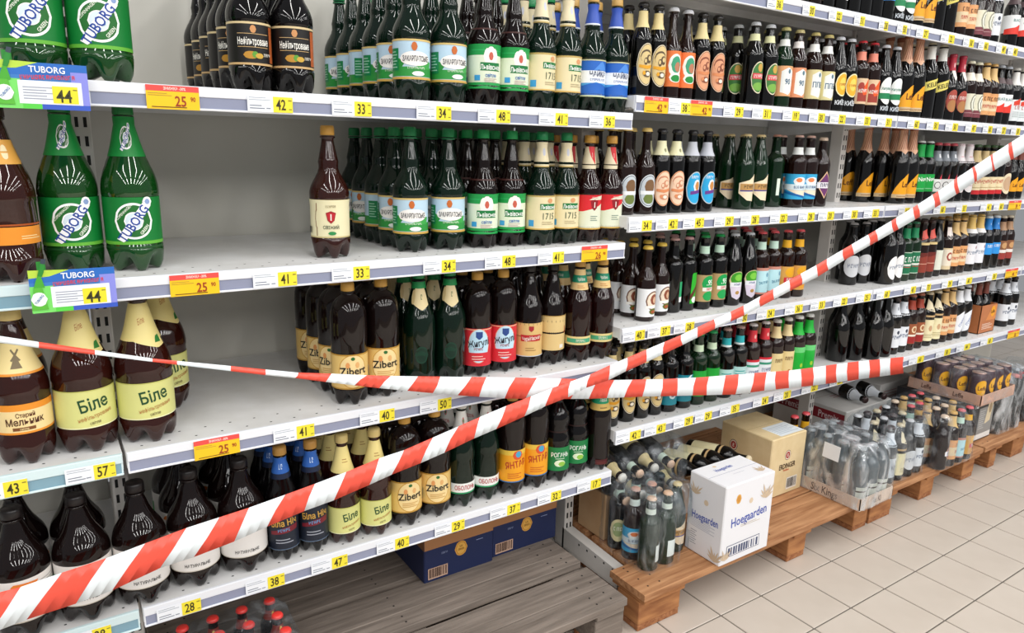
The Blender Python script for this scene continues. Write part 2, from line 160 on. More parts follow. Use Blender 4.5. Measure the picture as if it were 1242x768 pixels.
def film_mat(key, tint, opacity, sc=14.0):
    m = bpy.data.materials.new(key); m.use_nodes = True
    nt = m.node_tree; N = nt.nodes; Lk = nt.links
    N.remove(N['Principled BSDF'])
    tr = N.new('ShaderNodeBsdfTransparent'); tr.inputs[0].default_value = (0.94, 0.96, 0.97, 1)
    gl = N.new('ShaderNodeBsdfGlossy'); gl.inputs['Color'].default_value = (0.9, 0.93, 0.95, 1); gl.inputs['Roughness'].default_value = 0.16
    df = N.new('ShaderNodeBsdfDiffuse'); df.inputs['Color'].default_value = lin(tint)
    mx1 = N.new('ShaderNodeMixShader'); mx1.inputs[0].default_value = 0.45
    mx = N.new('ShaderNodeMixShader')
    tc = N.new('ShaderNodeTexCoord'); mp = N.new('ShaderNodeMapping'); mp.inputs['Scale'].default_value = (1, 1, .38); mp.inputs['Rotation'].default_value = (.25, .15, 0)
    nz = N.new('ShaderNodeTexNoise'); nz.inputs['Scale'].default_value = sc; nz.inputs['Detail'].default_value = 5; nz.inputs['Distortion'].default_value = 1.6
    bp = N.new('ShaderNodeBump'); bp.inputs['Strength'].default_value = 0.9; bp.inputs['Distance'].default_value = 0.02
    cr = N.new('ShaderNodeMapRange'); cr.inputs[1].default_value = 0.46; cr.inputs[2].default_value = 0.70
    cr.inputs[3].default_value = opacity * 0.35; cr.inputs[4].default_value = min(1, opacity * 3.4)
    out = N['Material Output']
    Lk.new(tc.outputs['Object'], mp.inputs[0]); Lk.new(mp.outputs[0], nz.inputs['Vector']); Lk.new(nz.outputs['Fac'], bp.inputs['Height'])
    Lk.new(bp.outputs[0], gl.inputs['Normal']); Lk.new(nz.outputs['Fac'], cr.inputs[0])
    Lk.new(df.outputs[0], mx1.inputs[1]); Lk.new(gl.outputs[0], mx1.inputs[2])
    Lk.new(cr.outputs[0], mx.inputs[0]); Lk.new(tr.outputs[0], mx.inputs[1]); Lk.new(mx1.outputs[0], mx.inputs[2])
    Lk.new(mx.outputs[0], out.inputs[0])
    return m
FILM = film_mat('shrink_film', '#bcc4cc', 0.10)
FILM2 = film_mat('cloudy_film', '#d4d9de', 0.34, 12.0)

# ------------------------------------------------------------------ object helpers
def link(o, parent=None):
    COL.objects.link(o)
    if parent: o.parent = parent
    return o
def tag(o, label=None, cat=None, group=None, kind=None):
    if label: o['label'] = label
    if cat: o['category'] = cat
    if group: o['group'] = group
    if kind: o['kind'] = kind
    return o
def empty(name, loc, rz=0.0):
    o = bpy.data.objects.new(name, None)
    o.empty_display_size = 0.02
    o.location = loc; o.rotation_euler = (0, 0, rz)
    return link(o)
class MB:                                     # collects faces with material slots, builds one mesh
    def __init__(s): s.v = []; s.f = []; s.m = []; s.mats = []; s.sm = []
    def slot(s, m):
        if m not in s.mats: s.mats.append(m)
        return s.mats.index(m)
    def add(s, vs, fs, m, smooth=False):
        b = len(s.v); k = s.slot(m)
        s.v += [tuple(v) for v in vs]
        for f in fs:
            s.f.append(tuple(i + b for i in f)); s.m.append(k); s.sm.append(smooth)
    def box(s, x0, x1, y0, y1, z0, z1, m, M=None, bev=0.0):
        if bev:
            b = min(bev, abs(x1 - x0) * .4, abs(y1 - y0) * .4, abs(z1 - z0) * .4)
            vs = []; idx = {}
            for i, x in enumerate((x0, x1)):
                for j, y in enumerate((y0, y1)):
                    for k, z in enumerate((z0, z1)):
                        sx, sy, sz = (1 - 2 * i) * b, (1 - 2 * j) * b, (1 - 2 * k) * b
                        for a, q in enumerate(((x, y + sy, z + sz), (x + sx, y, z + sz), (x + sx, y + sy, z))):
                            idx[i, j, k, a] = len(vs); vs.append(q)
            fs = []
            for i in (0, 1):
                q = [idx[i, 0, 0, 0], idx[i, 1, 0, 0], idx[i, 1, 1, 0], idx[i, 0, 1, 0]]; fs.append(q if i else q[::-1])
                q = [idx[0, i, 0, 1], idx[1, i, 0, 1], idx[1, i, 1, 1], idx[0, i, 1, 1]]; fs.append(q[::-1] if i else q)
                q = [idx[0, 0, i, 2], idx[1, 0, i, 2], idx[1, 1, i, 2], idx[0, 1, i, 2]]; fs.append(q if i else q[::-1])
            for i in (0, 1):
                for j in (0, 1):
                    fs.append([idx[i, j, 0, 0], idx[i, j, 1, 0], idx[i, j, 1, 1], idx[i, j, 0, 1]][::(1 if i == j else -1)])
                    fs.append([idx[i, 0, j, 0], idx[i, 1, j, 0], idx[i, 1, j, 2], idx[i, 0, j, 2]][::(-1 if i == j else 1)])
                    fs.append([idx[0, i, j, 1], idx[1, i, j, 1], idx[1, i, j, 2], idx[0, i, j, 2]][::(1 if i == j else -1)])
                    for k in (0, 1):
                        fs.append([idx[i, j, k, 0], idx[i, j, k, 1], idx[i, j, k, 2]])
        else:
            vs = [(x, y, z) for x in (x0, x1) for y in (y0, y1) for z in (z0, z1)]
            fs = [(0, 1, 3, 2), (4, 6, 7, 5), (0, 4, 5, 1), (2, 3, 7, 6), (0, 2, 6, 4), (1, 5, 7, 3)]
        if M: vs = [M @ Vector(v) for v in vs]
        s.add(vs, fs, m)
    def mesh(s, name, fix=False):
        me = bpy.data.meshes.new(name)
        me.from_pydata(s.v, [], s.f)
        for m in s.mats: me.materials.append(m)
        me.polygons.foreach_set('material_index', s.m)
        me.polygons.foreach_set('use_smooth', s.sm)
        if fix:
            bm = bmesh.new(); bm.from_mesh(me)
            bmesh.ops.recalc_face_normals(bm, faces=bm.faces); bm.to_mesh(me); bm.free()
        me.update()
        return me
    def obj(s, name, parent=None, fix=True):
        return link(bpy.data.objects.new(name, s.mesh(name, fix)), parent)
def box_obj(name, x0, x1, y0, y1, z0, z1, m, parent=None, bev=0.0, M=None):
    b = MB(); b.box(x0, x1, y0, y1, z0, z1, m, M, bev)
    return b.obj(name, parent)

def lathe_mb(b, prof, m, seg=24, petal=0.0, flute=0, M=None, top=True):
    """prof: list of (z, r). petal = height of the moulded feet."""
    vs = []
    for (z, r) in prof:
        for i in range(seg):
            th = 2 * PI * i / seg
            rr, zz = r, z
            if petal and z < petal:
                t = 1 - z / petal
                w = 0.5 - 0.5 * math.cos(5 * th + 0.6)
                zz = z + w * w * t * petal * 0.62
                rr = r * (1 - 0.20 * w * t)
            if flute:
                rr = r * (1 + 0.03 * (i % 2))
            vs.append((rr * math.cos(th), rr * math.sin(th), zz))
    fs = []
    for k in range(len(prof) - 1):
        for i in range(seg):
            j = (i + 1) % seg
            fs.append((k * seg + i, k * seg + j, (k + 1) * seg + j, (k + 1) * seg + i))
    n = len(prof)
    vs.append((0, 0, prof[0][0] + (petal * 0.3 if petal else 0))); vs.append((0, 0, prof[-1][0]))
    for i in range(seg):
        j = (i + 1) % seg
        fs.append((n * seg, j, i)); fs.append((n * seg + 1, (n - 1) * seg + i, (n - 1) * seg + j))
    if M: vs = [M @ Vector(v) for v in vs]
    b.add(vs, fs, m, True)

# ------------------------------------------------------------------ flat print and labels: real layers of ink and paper wrapped on the thing
TEXTS = {}
def text_geo(s, bold=0.02):
    bold = min(bold, 0.016)
    k = (s, bold)
    if k not in TEXTS:
        cu = bpy.data.curves.new('t', 'FONT'); cu.body = s; cu.size = 1.0; cu.resolution_u = 2
        cu.align_x = 'CENTER'; cu.offset = bold
        o = bpy.data.objects.new('t', cu); COL.objects.link(o)
        dg = bpy.context.evaluated_depsgraph_get()
        me = bpy.data.meshes.new_from_object(o.evaluated_get(dg))
        vs = [(v.co.x, v.co.y) for v in me.vertices]
        fs = [tuple(p.vertices) for p in me.polygons]
        bpy.data.objects.remove(o); bpy.data.curves.remove(cu); bpy.data.meshes.remove(me)
        TEXTS[k] = (vs, fs)
    return TEXTS[k]
def scribble(n):
    # print too small to read in the photograph: strokes of letter size without meaning
    rr = random.Random(n * 7 + 1); vs = []; fs = []
    def q(x0, x1, y0, y1):
        k = len(vs); vs.extend([(x0, y0), (x1, y0), (x1, y1), (x0, y1)]); fs.append((k, k + 1, k + 2, k + 3))
    for i in range(n):
        x = (i - n / 2) * .62
        q(x + .06, x + .17, .02, .70)
        if rr.random() < .75: q(x + .38, x + .49, .02 if rr.random() < .6 else .34, .70)
        y = rr.choice((.02, .30, .58)); q(x + .17, x + .38, y, y + .12)
        if rr.random() < .4: q(x + .17, x + .38, .58, .70)
    return vs, fs
def strip_shape(b, f, off, s0, s1, lo, hi, m, ds=4.0, dz=16.0):
    n = max(1, math.ceil((s1 - s0) / ds))
    H = max(abs(hi(s0 + (s1 - s0) * t) - lo(s0 + (s1 - s0) * t)) for t in (0, .5, 1))
    r = max(1, math.ceil(H / dz))
    vs = []
    for i in range(n + 1):
        s = s0 + (s1 - s0) * i / n
        a, c = lo(s), hi(s)
        for j in range(r + 1):
            vs.append(f(s, a + (c - a) * j / r, off))
    fs = [(i * (r + 1) + j, (i + 1) * (r + 1) + j, (i + 1) * (r + 1) + j + 1, i * (r + 1) + j + 1) for i in range(n) for j in range(r)]
    b.add(vs, fs, m, True)
def poly_fn(pts):
    s0 = min(p[0] for p in pts); s1 = max(p[0] for p in pts)
    def rng(s):
        zs = []
        for (a, b) in zip(pts, pts[1:] + pts[:1]):
            if min(a[0], b[0]) - 1e-6 <= s <= max(a[0], b[0]) + 1e-6:
                if abs(a[0] - b[0]) < 1e-6: zs += [a[1], b[1]]
                else: zs.append(a[1] + (b[1] - a[1]) * (s - a[0]) / (b[0] - a[0]))
        return zs or [pts[0][1]]
    return s0, s1, (lambda s: min(rng(s))), (lambda s: max(rng(s)))
def draw_split(parent, f, els, base=.15, step=.1, name='front_print'):
    # lettering, barcodes and pictures of a carton face, each a part of its own
    groups = {}
    for k, e in enumerate(els):
        groups.setdefault({'t': 'lettering', 'bar': 'barcode', 'fine': 'fine_print', 'e': 'seal_print', 'p': 'figure_print'}.get(e[0], name), []).append((k, e))
    for nm, lst in groups.items():
        b = MB()
        for k, e in lst: draw(b, f, [e], base + step * k, 0, 500)
        b.obj(nm, parent, False)
def draw(b, f, els, base=0.4, step=0.14, ds=4.0):
    """f(s_mm, z_mm, off_mm) -> point.  els: list of tuples, painted in order."""
    for k, e in enumerate(els):
        off = base + step * k
        t = e[0]
        if t == 'b':                         # band / rectangle: s0, s1, z0, z1, colour
            _, s0, s1, z0, z1, c = e
            strip_shape(b, f, off, s0, s1, lambda s: z0, lambda s: z1, ink(c), ds)
        elif t == 'e':                       # ellipse: s, z, rs, rz, colour, (clip below z)
            _, sc, zc, rs, rz, c = e[:6]
            zl = e[6] if len(e) > 6 else -1e9
            g = lambda s: rz * math.sqrt(max(0, 1 - ((s - sc) / rs) ** 2))
            strip_shape(b, f, off, sc - rs, sc + rs, lambda s: max(zl, zc - g(s)), lambda s: max(zl, zc + g(s)), ink(c), min(ds, rs / 3.0))
        elif t == 'p':                       # convex polygon
            s0, s1, lo, hi = poly_fn(e[1])
            strip_shape(b, f, off, s0, s1, lo, hi, ink(e[2]), min(ds, (s1 - s0) / 4))
        elif t == 't':                       # text, s, z, height, colour, (rot, xscale, bold)
            _, tx, sc, zc, h, c = e[:6]
            rot = math.radians(e[6]) if len(e) > 6 else 0
            xs = e[7] if len(e) > 7 else 0.85
            vs, fs = scribble(len(tx)) if tx[0] == '~' else text_geo(tx, e[8] if len(e) > 8 else 0.02)
            q = h / 0.72
            out = []
            for (x, y) in vs:
                x, y = x * q * xs, (y - 0.36) * q
                out.append(f(sc + x * math.cos(rot) - y * math.sin(rot), zc + x * math.sin(rot) + y * math.cos(rot), off + 0.3))
            b.add(out, fs, ink(c))
        elif t == 'bar':                     # barcode: s0, s1, z0, z1
            _, s0, s1, z0, z1 = e[:5]; c = e[5] if len(e) > 5 else '#1a1a1a'
            n = 12; rr = random.Random(5)
            for i in range(n):
                a = s0 + (s1 - s0) * (i + 0.1) / n
                strip_shape(b, f, off, a, a + (s1 - s0) / n * rr.choice((.35, .55, .75)), lambda s: z0, lambda s: z1, ink(c), 50)
        elif t == 'fine':                    # lines of fine print: s0, s1, z0, z1, n, colour
            _, s0, s1, z0, z1, n, c = e
            for i in range(n):
                z = z0 + (z1 - z0) * (i + .3) / n; q = (z1 - z0) / n * .35
                strip_shape(b, f, off, s0, s1 - (i % 2) * (s1 - s0) * .2, lambda s: z, lambda s: z + q, ink(c), ds)
def prof_r(prof, z):
    for (a, b) in zip(prof, prof[1:]):
        if a[0] <= z <= b[0]:
            return a[1] + (b[1] - a[1]) * (z - a[0]) / max(1e-9, b[0] - a[0])
    return prof[-1][1] if z > prof[-1][0] else prof[0][1]
def wrap(prof):                              # label surface around a bottle, middle of the label faces -Y
    def f(s, z, off):
        Rm = max(p[1] for p in prof if abs(p[0] - z / 1000) < 0.03 or True)
        r = prof_r(prof, z / 1000.0) + off / 1000.0
        th = s / 1000.0 / Rm - PI / 2
        return (r * math.cos(th), r * math.sin(th), z / 1000.0)
    return f
def plane(o, u, v):                          # flat print on a face: origin, right and up directions
    o, u, v = Vector(o), Vector(u).normalized(), Vector(v).normalized(); n = u.cross(v)
    return lambda s, z, off: o + u * (s / 1000) + v * (z / 1000) + n * (off / 1000)

# ------------------------------------------------------------------ bottle profiles, as fractions of height and radius
PROF = {
 'A': [(0,.80),(.02,.88),(.05,.94),(.10,.98),(.15,1),(.155,.97),(.445,.97),(.45,1),(.49,1.0),(.53,.95),(.57,.84),(.61,.69),(.65,.55),(.68,.49),(.71,.49),(.73,.51),(.78,.44),(.84,.36),(.89,.30),(.905,.30),(.91,.38),(.92,.38),(.925,.30)],
 'Z': [(0,.8),(.02,.88),(.05,.95),(.10,.99),(.135,1),(.14,.985),(.5,.985),(.505,1),(.70,1),(.76,.97),(.80,.91),(.84,.79),(.87,.62),(.89,.45),(.90,.34),(.91,.32),(.915,.40),(.925,.40),(.93,.32)],
 'B': [(0,.8),(.02,.88),(.05,.95),(.10,.99),(.135,1),(.14,.98),(.455,.98),(.46,1),(.52,.98),(.58,.90),(.63,.78),(.68,.66),(.74,.54),(.80,.45),(.86,.37),(.90,.30),(.91,.28),(.915,.36),(.925,.36),(.93,.28)],
 'W': [(0,.8),(.02,.88),(.06,.95),(.12,.99),(.16,1),(.165,.985),(.50,.985),(.51,1),(.57,.98),(.62,.90),(.67,.76),(.73,.58),(.79,.45),(.85,.36),(.89,.29),(.90,.27),(.905,.36),(.915,.36),(.92,.27)],
 'H': [(0,.8),(.02,.88),(.05,.95),(.10,1),(.14,1),(.145,.97),(.42,.97),(.43,1),(.48,.98),(.54,.86),(.58,.82),(.62,.85),(.66,.92),(.70,.93),(.76,.84),(.82,.62),(.87,.42),(.90,.33),(.905,.42),(.915,.42),(.92,.33)],
 'T': [(0,.8),(.02,.88),(.05,.95),(.10,.99),(.13,1),(.15,.97),(.30,.97),(.32,1),(.56,.99),(.61,.92),(.66,.78),(.71,.66),(.77,.57),(.83,.48),(.88,.36),(.90,.32),(.905,.40),(.915,.40),(.92,.32)],
 'L': [(0,.90),(.012,.98),(.03,1),(.60,1),(.64,.96),(.69,.84),(.74,.64),(.79,.50),(.85,.45),(.93,.42),(.945,.42),(.95,.48),(.97,.48)],
 'N': [(0,.90),(.012,.98),(.03,1),(.54,1),(.58,.93),(.63,.74),(.68,.55),(.73,.44),(.80,.40),(.93,.38),(.945,.38),(.95,.46),(.97,.46)],
 'S': [(0,.90),(.012,.98),(.03,1),(.60,1),(.65,.97),(.69,.86),(.72,.62),(.75,.50),(.82,.47),(.93,.44),(.95,.50),(.97,.50)],
 'G': [(0,.90),(.012,.98),(.03,1),(.54,1),(.60,.97),(.66,.88),(.74,.72),(.82,.56),(.90,.45),(.945,.40),(.95,.48),(.97,.48)],
 'C': [(0,.92),(.012,.98),(.03,1),(.48,1),(.54,.96),(.60,.85),(.66,.68),(.72,.53),(.78,.44),(.88,.38),(.95,.37),(.97,.42),(.99,.42)],
}
PETS = 'ABZWHT'
GOLD = '#c9a24e'
# code: kind, description (short), profile, height mm, radius mm, body material, cap colour, label elements, neck-label elements
P = {}
def prod(code, desc, pr, H, R, body, cap, els, neck=(), spin=0.0): P[code] = (desc, pr, H, R, body, cap, els, list(neck), spin)
def tuborg_badge(z, k):                       # round badge with the slanted word
    return [('e', 0, z, 34*k, 34*k, '#ffffff'), ('e', 0, z, 30*k, 30*k, '#1f6a2a'), ('e', 0, z, 17*k, 17*k, '#ffffff'), ('e', 0, z, 15*k, 15*k, '#d8e6ef'),
            ('t', 'COPENHAGEN', -16*k, z+17*k, 5*k, '#e9f3e0', 45), ('t', 'GREEN', 17*k, z-16*k, 6*k, '#e9f3e0', 50),
            ('p', [(-32*k, z-33*k), (-19*k, z-40*k), (33*k, z+29*k), (20*k, z+38*k)], '#ffffff'), ('e', 26*k, z+36*k, 9*k, 9*k, '#ffffff'),
            ('t', 'TUBORG', -1*k, z-4*k, 17*k, '#20459a', 54, .82, .035), ('e', 26*k, z+36*k, 5*k, 5*k, '#8ba2cf')]
prod('tub', 'large green plastic bottle, round white badge', 'B', 312, 50, TUBG, '#0f6a2c',
     [('b', -157, 157, 44, 48, '#1d4c22'), ('b', -157, 157, 52, 140, '#0f7a33'), ('b', -157, 157, 52, 58, '#66b33c')] + tuborg_badge(96, 1.0),
     [('b', -157, 157, 214, 286, '#12883a')] + tuborg_badge(248, .62))
prod('neo', 'black plastic bottle, black label with gold edges', 'A', 286, 41.5, PETK, '#1a1311',
     [('b', -130, 130, 47, 124, '#14100f'), ('b', -130, 130, 47, 51, '#c9a673'), ('b', -130, 130, 121, 125, '#d7c193'), ('b', 36, 52, 53, 119, '#b05a2c'), ('e', 0, 112, 6, 7, '#c98f5a'),
      ('t', 'Нефільтроване', 0, 90, 13, '#f2efe6', 0, .46, .03), ('b', -30, 30, 79, 80, '#c9a673'), ('b', -30, 30, 103, 104, '#c9a673'), ('e', -6, 65, 14, 7, '#b9862c'), ('e', 2, 66, 6, 6, '#5c9a34'), ('e', 10, 64, 8, 5, '#c9a03c'), ('t', '~~~~', 27, 66, 6, '#d8d2c6')])
prod('zak', 'dark green plastic bottle, mountain picture label', 'A', 288, 42, PETG, '#127a42',
     [('b', -131, 131, 46, 126, '#bcd8ea'), ('b', -131, 131, 50, 70, '#2f9440'), ('p', [(-60, 66), (-34, 66), (-20, 84), (-46, 88)], '#2c8f3e'), ('p', [(-8, 66), (42, 66), (44, 82), (24, 84)], '#3da64a'),
      ('b', -131, 131, 44, 49, GOLD), ('b', -131, 131, 123, 127, '#d8bc76'), ('b', -66, -40, 62, 108, '#15804a'), ('fine', -64, -44, 66, 104, 6, '#9fd0b4'), ('e', 0, 87, 36, 15, '#f4f1ec'), ('e', -3, 112, 7, 9, '#c4682c'),
      ('t', 'ЗАКАРПАТСЬКЕ', 1, 87, 11, '#2b2a30', 0, .50, .02), ('e', 6, 56, 15, 5, '#eef3ee'), ('t', '~~~~~~~~~~~', 2, 68, 5, '#e9f4e4')], [('b', -131, 131, 262, 264, '#2a8a57')])
prod('lvi', 'dark plastic bottle, bright green banded label', 'A', 288, 39.5, PETD, '#15934c',
     [('b', -124, 124, 36, 134, '#1f9a4a'), ('b', -124, 124, 50, 110, '#dfe8cf'), ('b', -50, 50, 120, 122, '#2cb062'), ('e', 0, 107, 19, 22, '#f2efe8'), ('e', 0, 108, 6, 9, '#c45c4a'), ('b', -26, 26, 76, 94, '#12763a'),
      ('t', 'Львівське', 0, 84, 11, '#f5f8f2', 0, .7, .03), ('t', 'світле', 0, 66, 8, '#2b66ae'), ('b', -40, -26, 54, 66, '#3b9bd4'), ('fine', -16, 16, 50, 60, 3, '#c0a0a0')], [('b', -124, 124, 166, 170, '#40201c')], .12)
prod('s17', 'dark plastic bottle, cream label and neck', 'A', 288, 39.5, PETG, '#15834a',
     [('b', -124, 124, 44, 128, '#e6d9ae'), ('b', -124, 124, 125, 129, '#c9ae6a'), ('b', -124, 124, 42, 46, GOLD), ('b', -8, 40, 93, 108, '#12763a'), ('t', 'Львівське', 17, 100, 10, '#f5f8f2', 0, .7, .03), ('t', '1715', 16, 77, 17, '#3b5440', 0, .85, .0), ('b', -40, -24, 50, 66, '#3b9bd4'), ('e', 20, 116, 8, 6, '#d79a6a'), ('fine', -2, 34, 54, 64, 2, '#b7a883')],
     [('b', -124, 124, 200, 262, '#e9dcb8'), ('e', 8, 238, 10, 10, '#c7c9d6'), ('b', -124, 124, 200, 203, '#c9ae6a')])
prod('cha', 'dark green plastic bottle, blue-white label', 'A', 288, 39.5, PETG, '#caa25c',
     [('b', -124, 124, 38, 126, '#2264c0'), ('b', -124, 124, 70, 100, '#eef3f8'), ('p', [(-8, 101), (36, 101), (36, 106), (20, 122), (14, 122)], '#4c8bdc'), ('p', [(-40, 62), (0, 72), (40, 62), (40, 70), (-40, 70)], '#4aa0e0'), ('b', -124, 124, 36, 40, '#cfd8b0'), ('b', -124, 124, 124, 127, '#c8c9a0'),
      ('t', 'ЧАЙКА', 6, 92, 13, '#22305c', 0, .8, .04), ('t', '~~~~~~~~~~~', 8, 78, 6, '#5b6fa8')], [('b', -124, 124, 212, 262, '#3656b4'), ('b', -124, 124, 212, 216, '#dfe6ee')])
prod('one', 'reddish brown plastic bottle, cream label, red crest', 'A', 284, 43, PETB, '#d09c44',
     [('b', -135, 135, 46, 128, '#e8e0b8'), ('b', -135, 135, 125, 128, '#cdbd86'), ('b', -135, 135, 46, 49, '#cdbd86'), ('p', [(-34, 50), (-32, 50), (-32, 68), (-34, 68)], '#7a4a2a'), ('p', [(-34, 106), (-32, 106), (-32, 126), (-34, 126)], '#7a4a2a'), ('e', -33, 87, 4, 20, '#7a4a2a'), ('e', -31, 87, 4, 19, '#e8e0b8'), ('p', [(-11, 100), (0, 104), (11, 100), (10, 86), (0, 77), (-10, 86)], '#9c1c24'), ('p', [(-9, 98), (0, 101), (9, 98), (8, 87), (0, 80), (-8, 87)], '#b8232c'),
      ('t', '1', 0, 91, 14, '#f6f2e6', 0, .9, .05), ('t', 'СВІЖИЙ', 0, 69, 7, '#3c4f3e'), ('e', 2, 56, 9, 4, '#2f8a4c'), ('t', '~~~~~~', 0, 114, 5, '#8c7f5c'), ('bar', -64, -48, 56, 70)], spin=-.1)
prod('red', 'dark plastic bottle, label red over pale green', 'A', 284, 38, PETR, '#d09c44',
     [('b', -119, 119, 38, 128, '#dfe3cc'), ('p', [(-60, 128), (60, 128), (60, 110), (10, 92), (-20, 84), (-60, 84)], '#d4252e'), ('b', -119, 119, 36, 40, GOLD), ('p', [(1, 112), (13, 116), (25, 112), (24, 96), (13, 86), (2, 96)], '#8c1a22'), ('t', '1', 13, 102, 15, '#f6f2e6', 0, .9, .05), ('fine', 2, 24, 58, 74, 3, '#7c8f80'), ('t', 'СВІЖИЙ', 14, 121, 4, '#f0c8c0')],
     [('b', -119, 119, 196, 254, '#e6d9b8'), ('p', [(-20, 254), (40, 254), (30, 206), (0, 230)], '#d4252e'), ('t', '1', 12, 232, 13, '#f6f2e6', 0, .9, .04)])
prod('bor', 'large brown plastic bottle, orange label', 'B', 300, 50, PETB, '#2c1a10', [('b', -157, 157, 66, 96, '#e8912c'), ('fine', 20, 60, 74, 82, 2, '#f6dca0'), ('b', -157, 157, 98, 101, '#a8501c')], [('b', -157, 157, 200, 240, '#e3a74a'), ('e', 20, 220, 10, 12, '#f2e2b8')])
prod('mil', 'large brown plastic bottle, orange-edged cream label', 'B', 286, 47.5, PETB, '#d9c27e',
     [('b', -149, 149, 62, 118, '#e9922c'), ('b', -149, 149, 66, 106, '#f0d79c'), ('t', 'Старий', 4, 98, 8, '#5a2a14', 2, .8, .03), ('t', 'Мельник', 2, 86, 13, '#4a2212', 2, .8, .04), ('b', -18, 18, 69, 75, '#7a4a24'), ('t', 'світле', 0, 72, 4, '#f0d79c')],
     [('b', -149, 149, 170, 226, '#efd998'), ('b', -149, 149, 170, 174, '#e9922c'), ('p', [(-12, 182), (0, 210), (12, 182)], '#7b6a4c'), ('p', [(-12, 214), (-9, 217), (12, 196), (9, 193)], '#7b6a4c'), ('p', [(-12, 196), (-9, 193), (12, 214), (9, 217)], '#7b6a4c')])
bil_l = lambda k, a, c: [('b', -170, 170, a, c, '#d9d98a'), ('b', -170, 170, a, a + 2, '#f0efc0'), ('b', -170, 170, c - 2, c, '#c4c46a'), ('t', 'Біле', 8 * k, a + (c - a) * .64, 24 * k, '#1c4a2a', 10, .8, .03), ('t', 'нефільтроване', 10 * k, a + (c - a) * .32, 8 * k, '#b8864a', 12, .8, .01), ('t', 'світле', 8 * k, a + (c - a) * .14, 6 * k, '#6a5a34', 6, .8, .01)]
prod('bil', 'large brown plastic bottle, yellow-green label with slanted lettering', 'B', 306, 52, PETB, '#d9c27e', bil_l(1, 52, 126),
     [('b', -163, 163, 206, 276, '#e8d78e'), ('p', [(-60, 207), (60, 207), (60, 194), (34, 190), (-30, 207)], '#e8d78e'), ('t', 'Біле', 0, 244, 12, '#b9783a', 12, .8, 0), ('p', [(30, 200), (50, 200), (50, 214), (36, 212)], '#2c7a34')], .15)
prod('bil1', 'small brown plastic bottle, yellow-green label with slanted lettering', 'B', 266, 39, PETB, '#d9c27e', bil_l(.76, 30, 96), [('b', -122, 122, 178, 238, '#e8d78e'), ('fine', -12, 14, 200, 212, 2, '#b08a4a')], .12)
zib_l = [('b', -130, 130, 40, 122, '#e3bf73'), ('e', 0, 82, 34, 40, '#c9963a'), ('e', 0, 82, 32, 38, '#f0d69a'), ('b', -130, 130, 40, 43, '#b98a34'), ('b', -130, 130, 119, 122, '#b98a34'), ('e', 0, 112, 5, 4, '#2f6a34'), ('e', -12, 97, 5, 7, '#e09a5a'), ('e', 10, 97, 5, 7, '#e3b070'),
         ('t', 'Zibert', 0, 84, 18, '#1d1a17', 2, .95, .05), ('fine', -20, 20, 54, 68, 3, '#c99b50'), ('b', 52, 70, 52, 84, '#dfe6ee'), ('bar', 54, 68, 54, 80)]
prod('zib', 'dark brown plastic bottle, golden label, blackletter word', 'Z', 282, 42, PETD, '#cf9e48', zib_l, spin=.05)
prod('obp', 'black-green plastic bottle, cream diamond neck label', 'T', 290, 41, PETG, '#178a4a', [('e', 0, 84, 17, 22, '#123a2a'), ('e', 0, 84, 14, 18, '#0e2c20')],
     [('b', -128, 128, 246, 262, '#1d8a4a'), ('p', [(-26, 248), (28, 248), (34, 206), (4, 194), (-30, 210)], '#efdcaa'), ('t', '~', 6, 226, 13, '#7d8a5a', 0, .9, 0), ('e', -30, 226, 9, 18, '#e0c890')])
prod('zhi', 'black plastic bottle, red label with blue oval', 'Z', 272, 39, PETD, '#cf9e48',
     [('b', -122, 122, 30, 130, '#d6303a'), ('b', -122, 122, 126, 128, '#e9c9a0'), ('e', 0, 84, 30, 46, '#e2b39a'), ('e', 0, 84, 28, 44, '#bfe0f0'), ('b', -32, 32, 44, 66, '#d6303a'), ('p', [(-8, 122), (10, 122), (10, 108), (1, 100), (-8, 108)], '#2c4a8a'), ('t', 'Жигулі', 0, 92, 17, '#22242e', 8, .75, .02), ('t', '~~~~~', 0, 76, 7, '#a0333a'), ('fine', -18, 18, 46, 60, 2, '#f0c0b8')], spin=.08)
prod('che', 'dark plastic bottle, tan label with red banner', 'T', 284, 38.5, PETD, '#1c1512',
     [('b', -120, 120, 36, 128, '#d9b675'), ('p', [(-6, 120), (8, 120), (8, 110), (1, 104), (-6, 110)], '#a3282c'), ('b', -28, 32, 78, 96, '#b8262c'), ('t', 'Чернігівське', 2, 87, 11, '#f4e9dc', 6, .55, .03), ('fine', -14, 16, 50, 62, 2, '#a07a44'), ('b', -120, 120, 36, 38, '#c4ccd8')], spin=.05)
prod('tan', 'dark plastic bottle with plain tan label', 'T', 282, 38.5, PETD, '#1c1512', [('b', -120, 120, 42, 140, '#dcc084'), ('b', 20, 34, 48, 58, '#e9e4da'), ('b', 36, 40, 90, 110, '#b5462c'), ('b', -120, 120, 138, 140, '#b58f4a')])
prod('tal', 'tall ribbed brown bottle, green-gold neck label', 'T', 290, 38.5, PETR, '#d0a050', [('b', -120, 120, 52, 76, '#e5cf8e'), ('b', -40, 40, 58, 70, '#4aa57c'), ('t', '~~~~~~~', 4, 64, 8, '#f0ecd0', 0, .6, .02)],
     [('b', -120, 120, 206, 262, '#e8c78a'), ('b', -120, 120, 226, 246, '#1d8a68'), ('t', 'Чернігівське', 2, 236, 9, '#e8f2e2', 0, .55, .02), ('fine', -16, 18, 210, 220, 2, '#c0803a')])
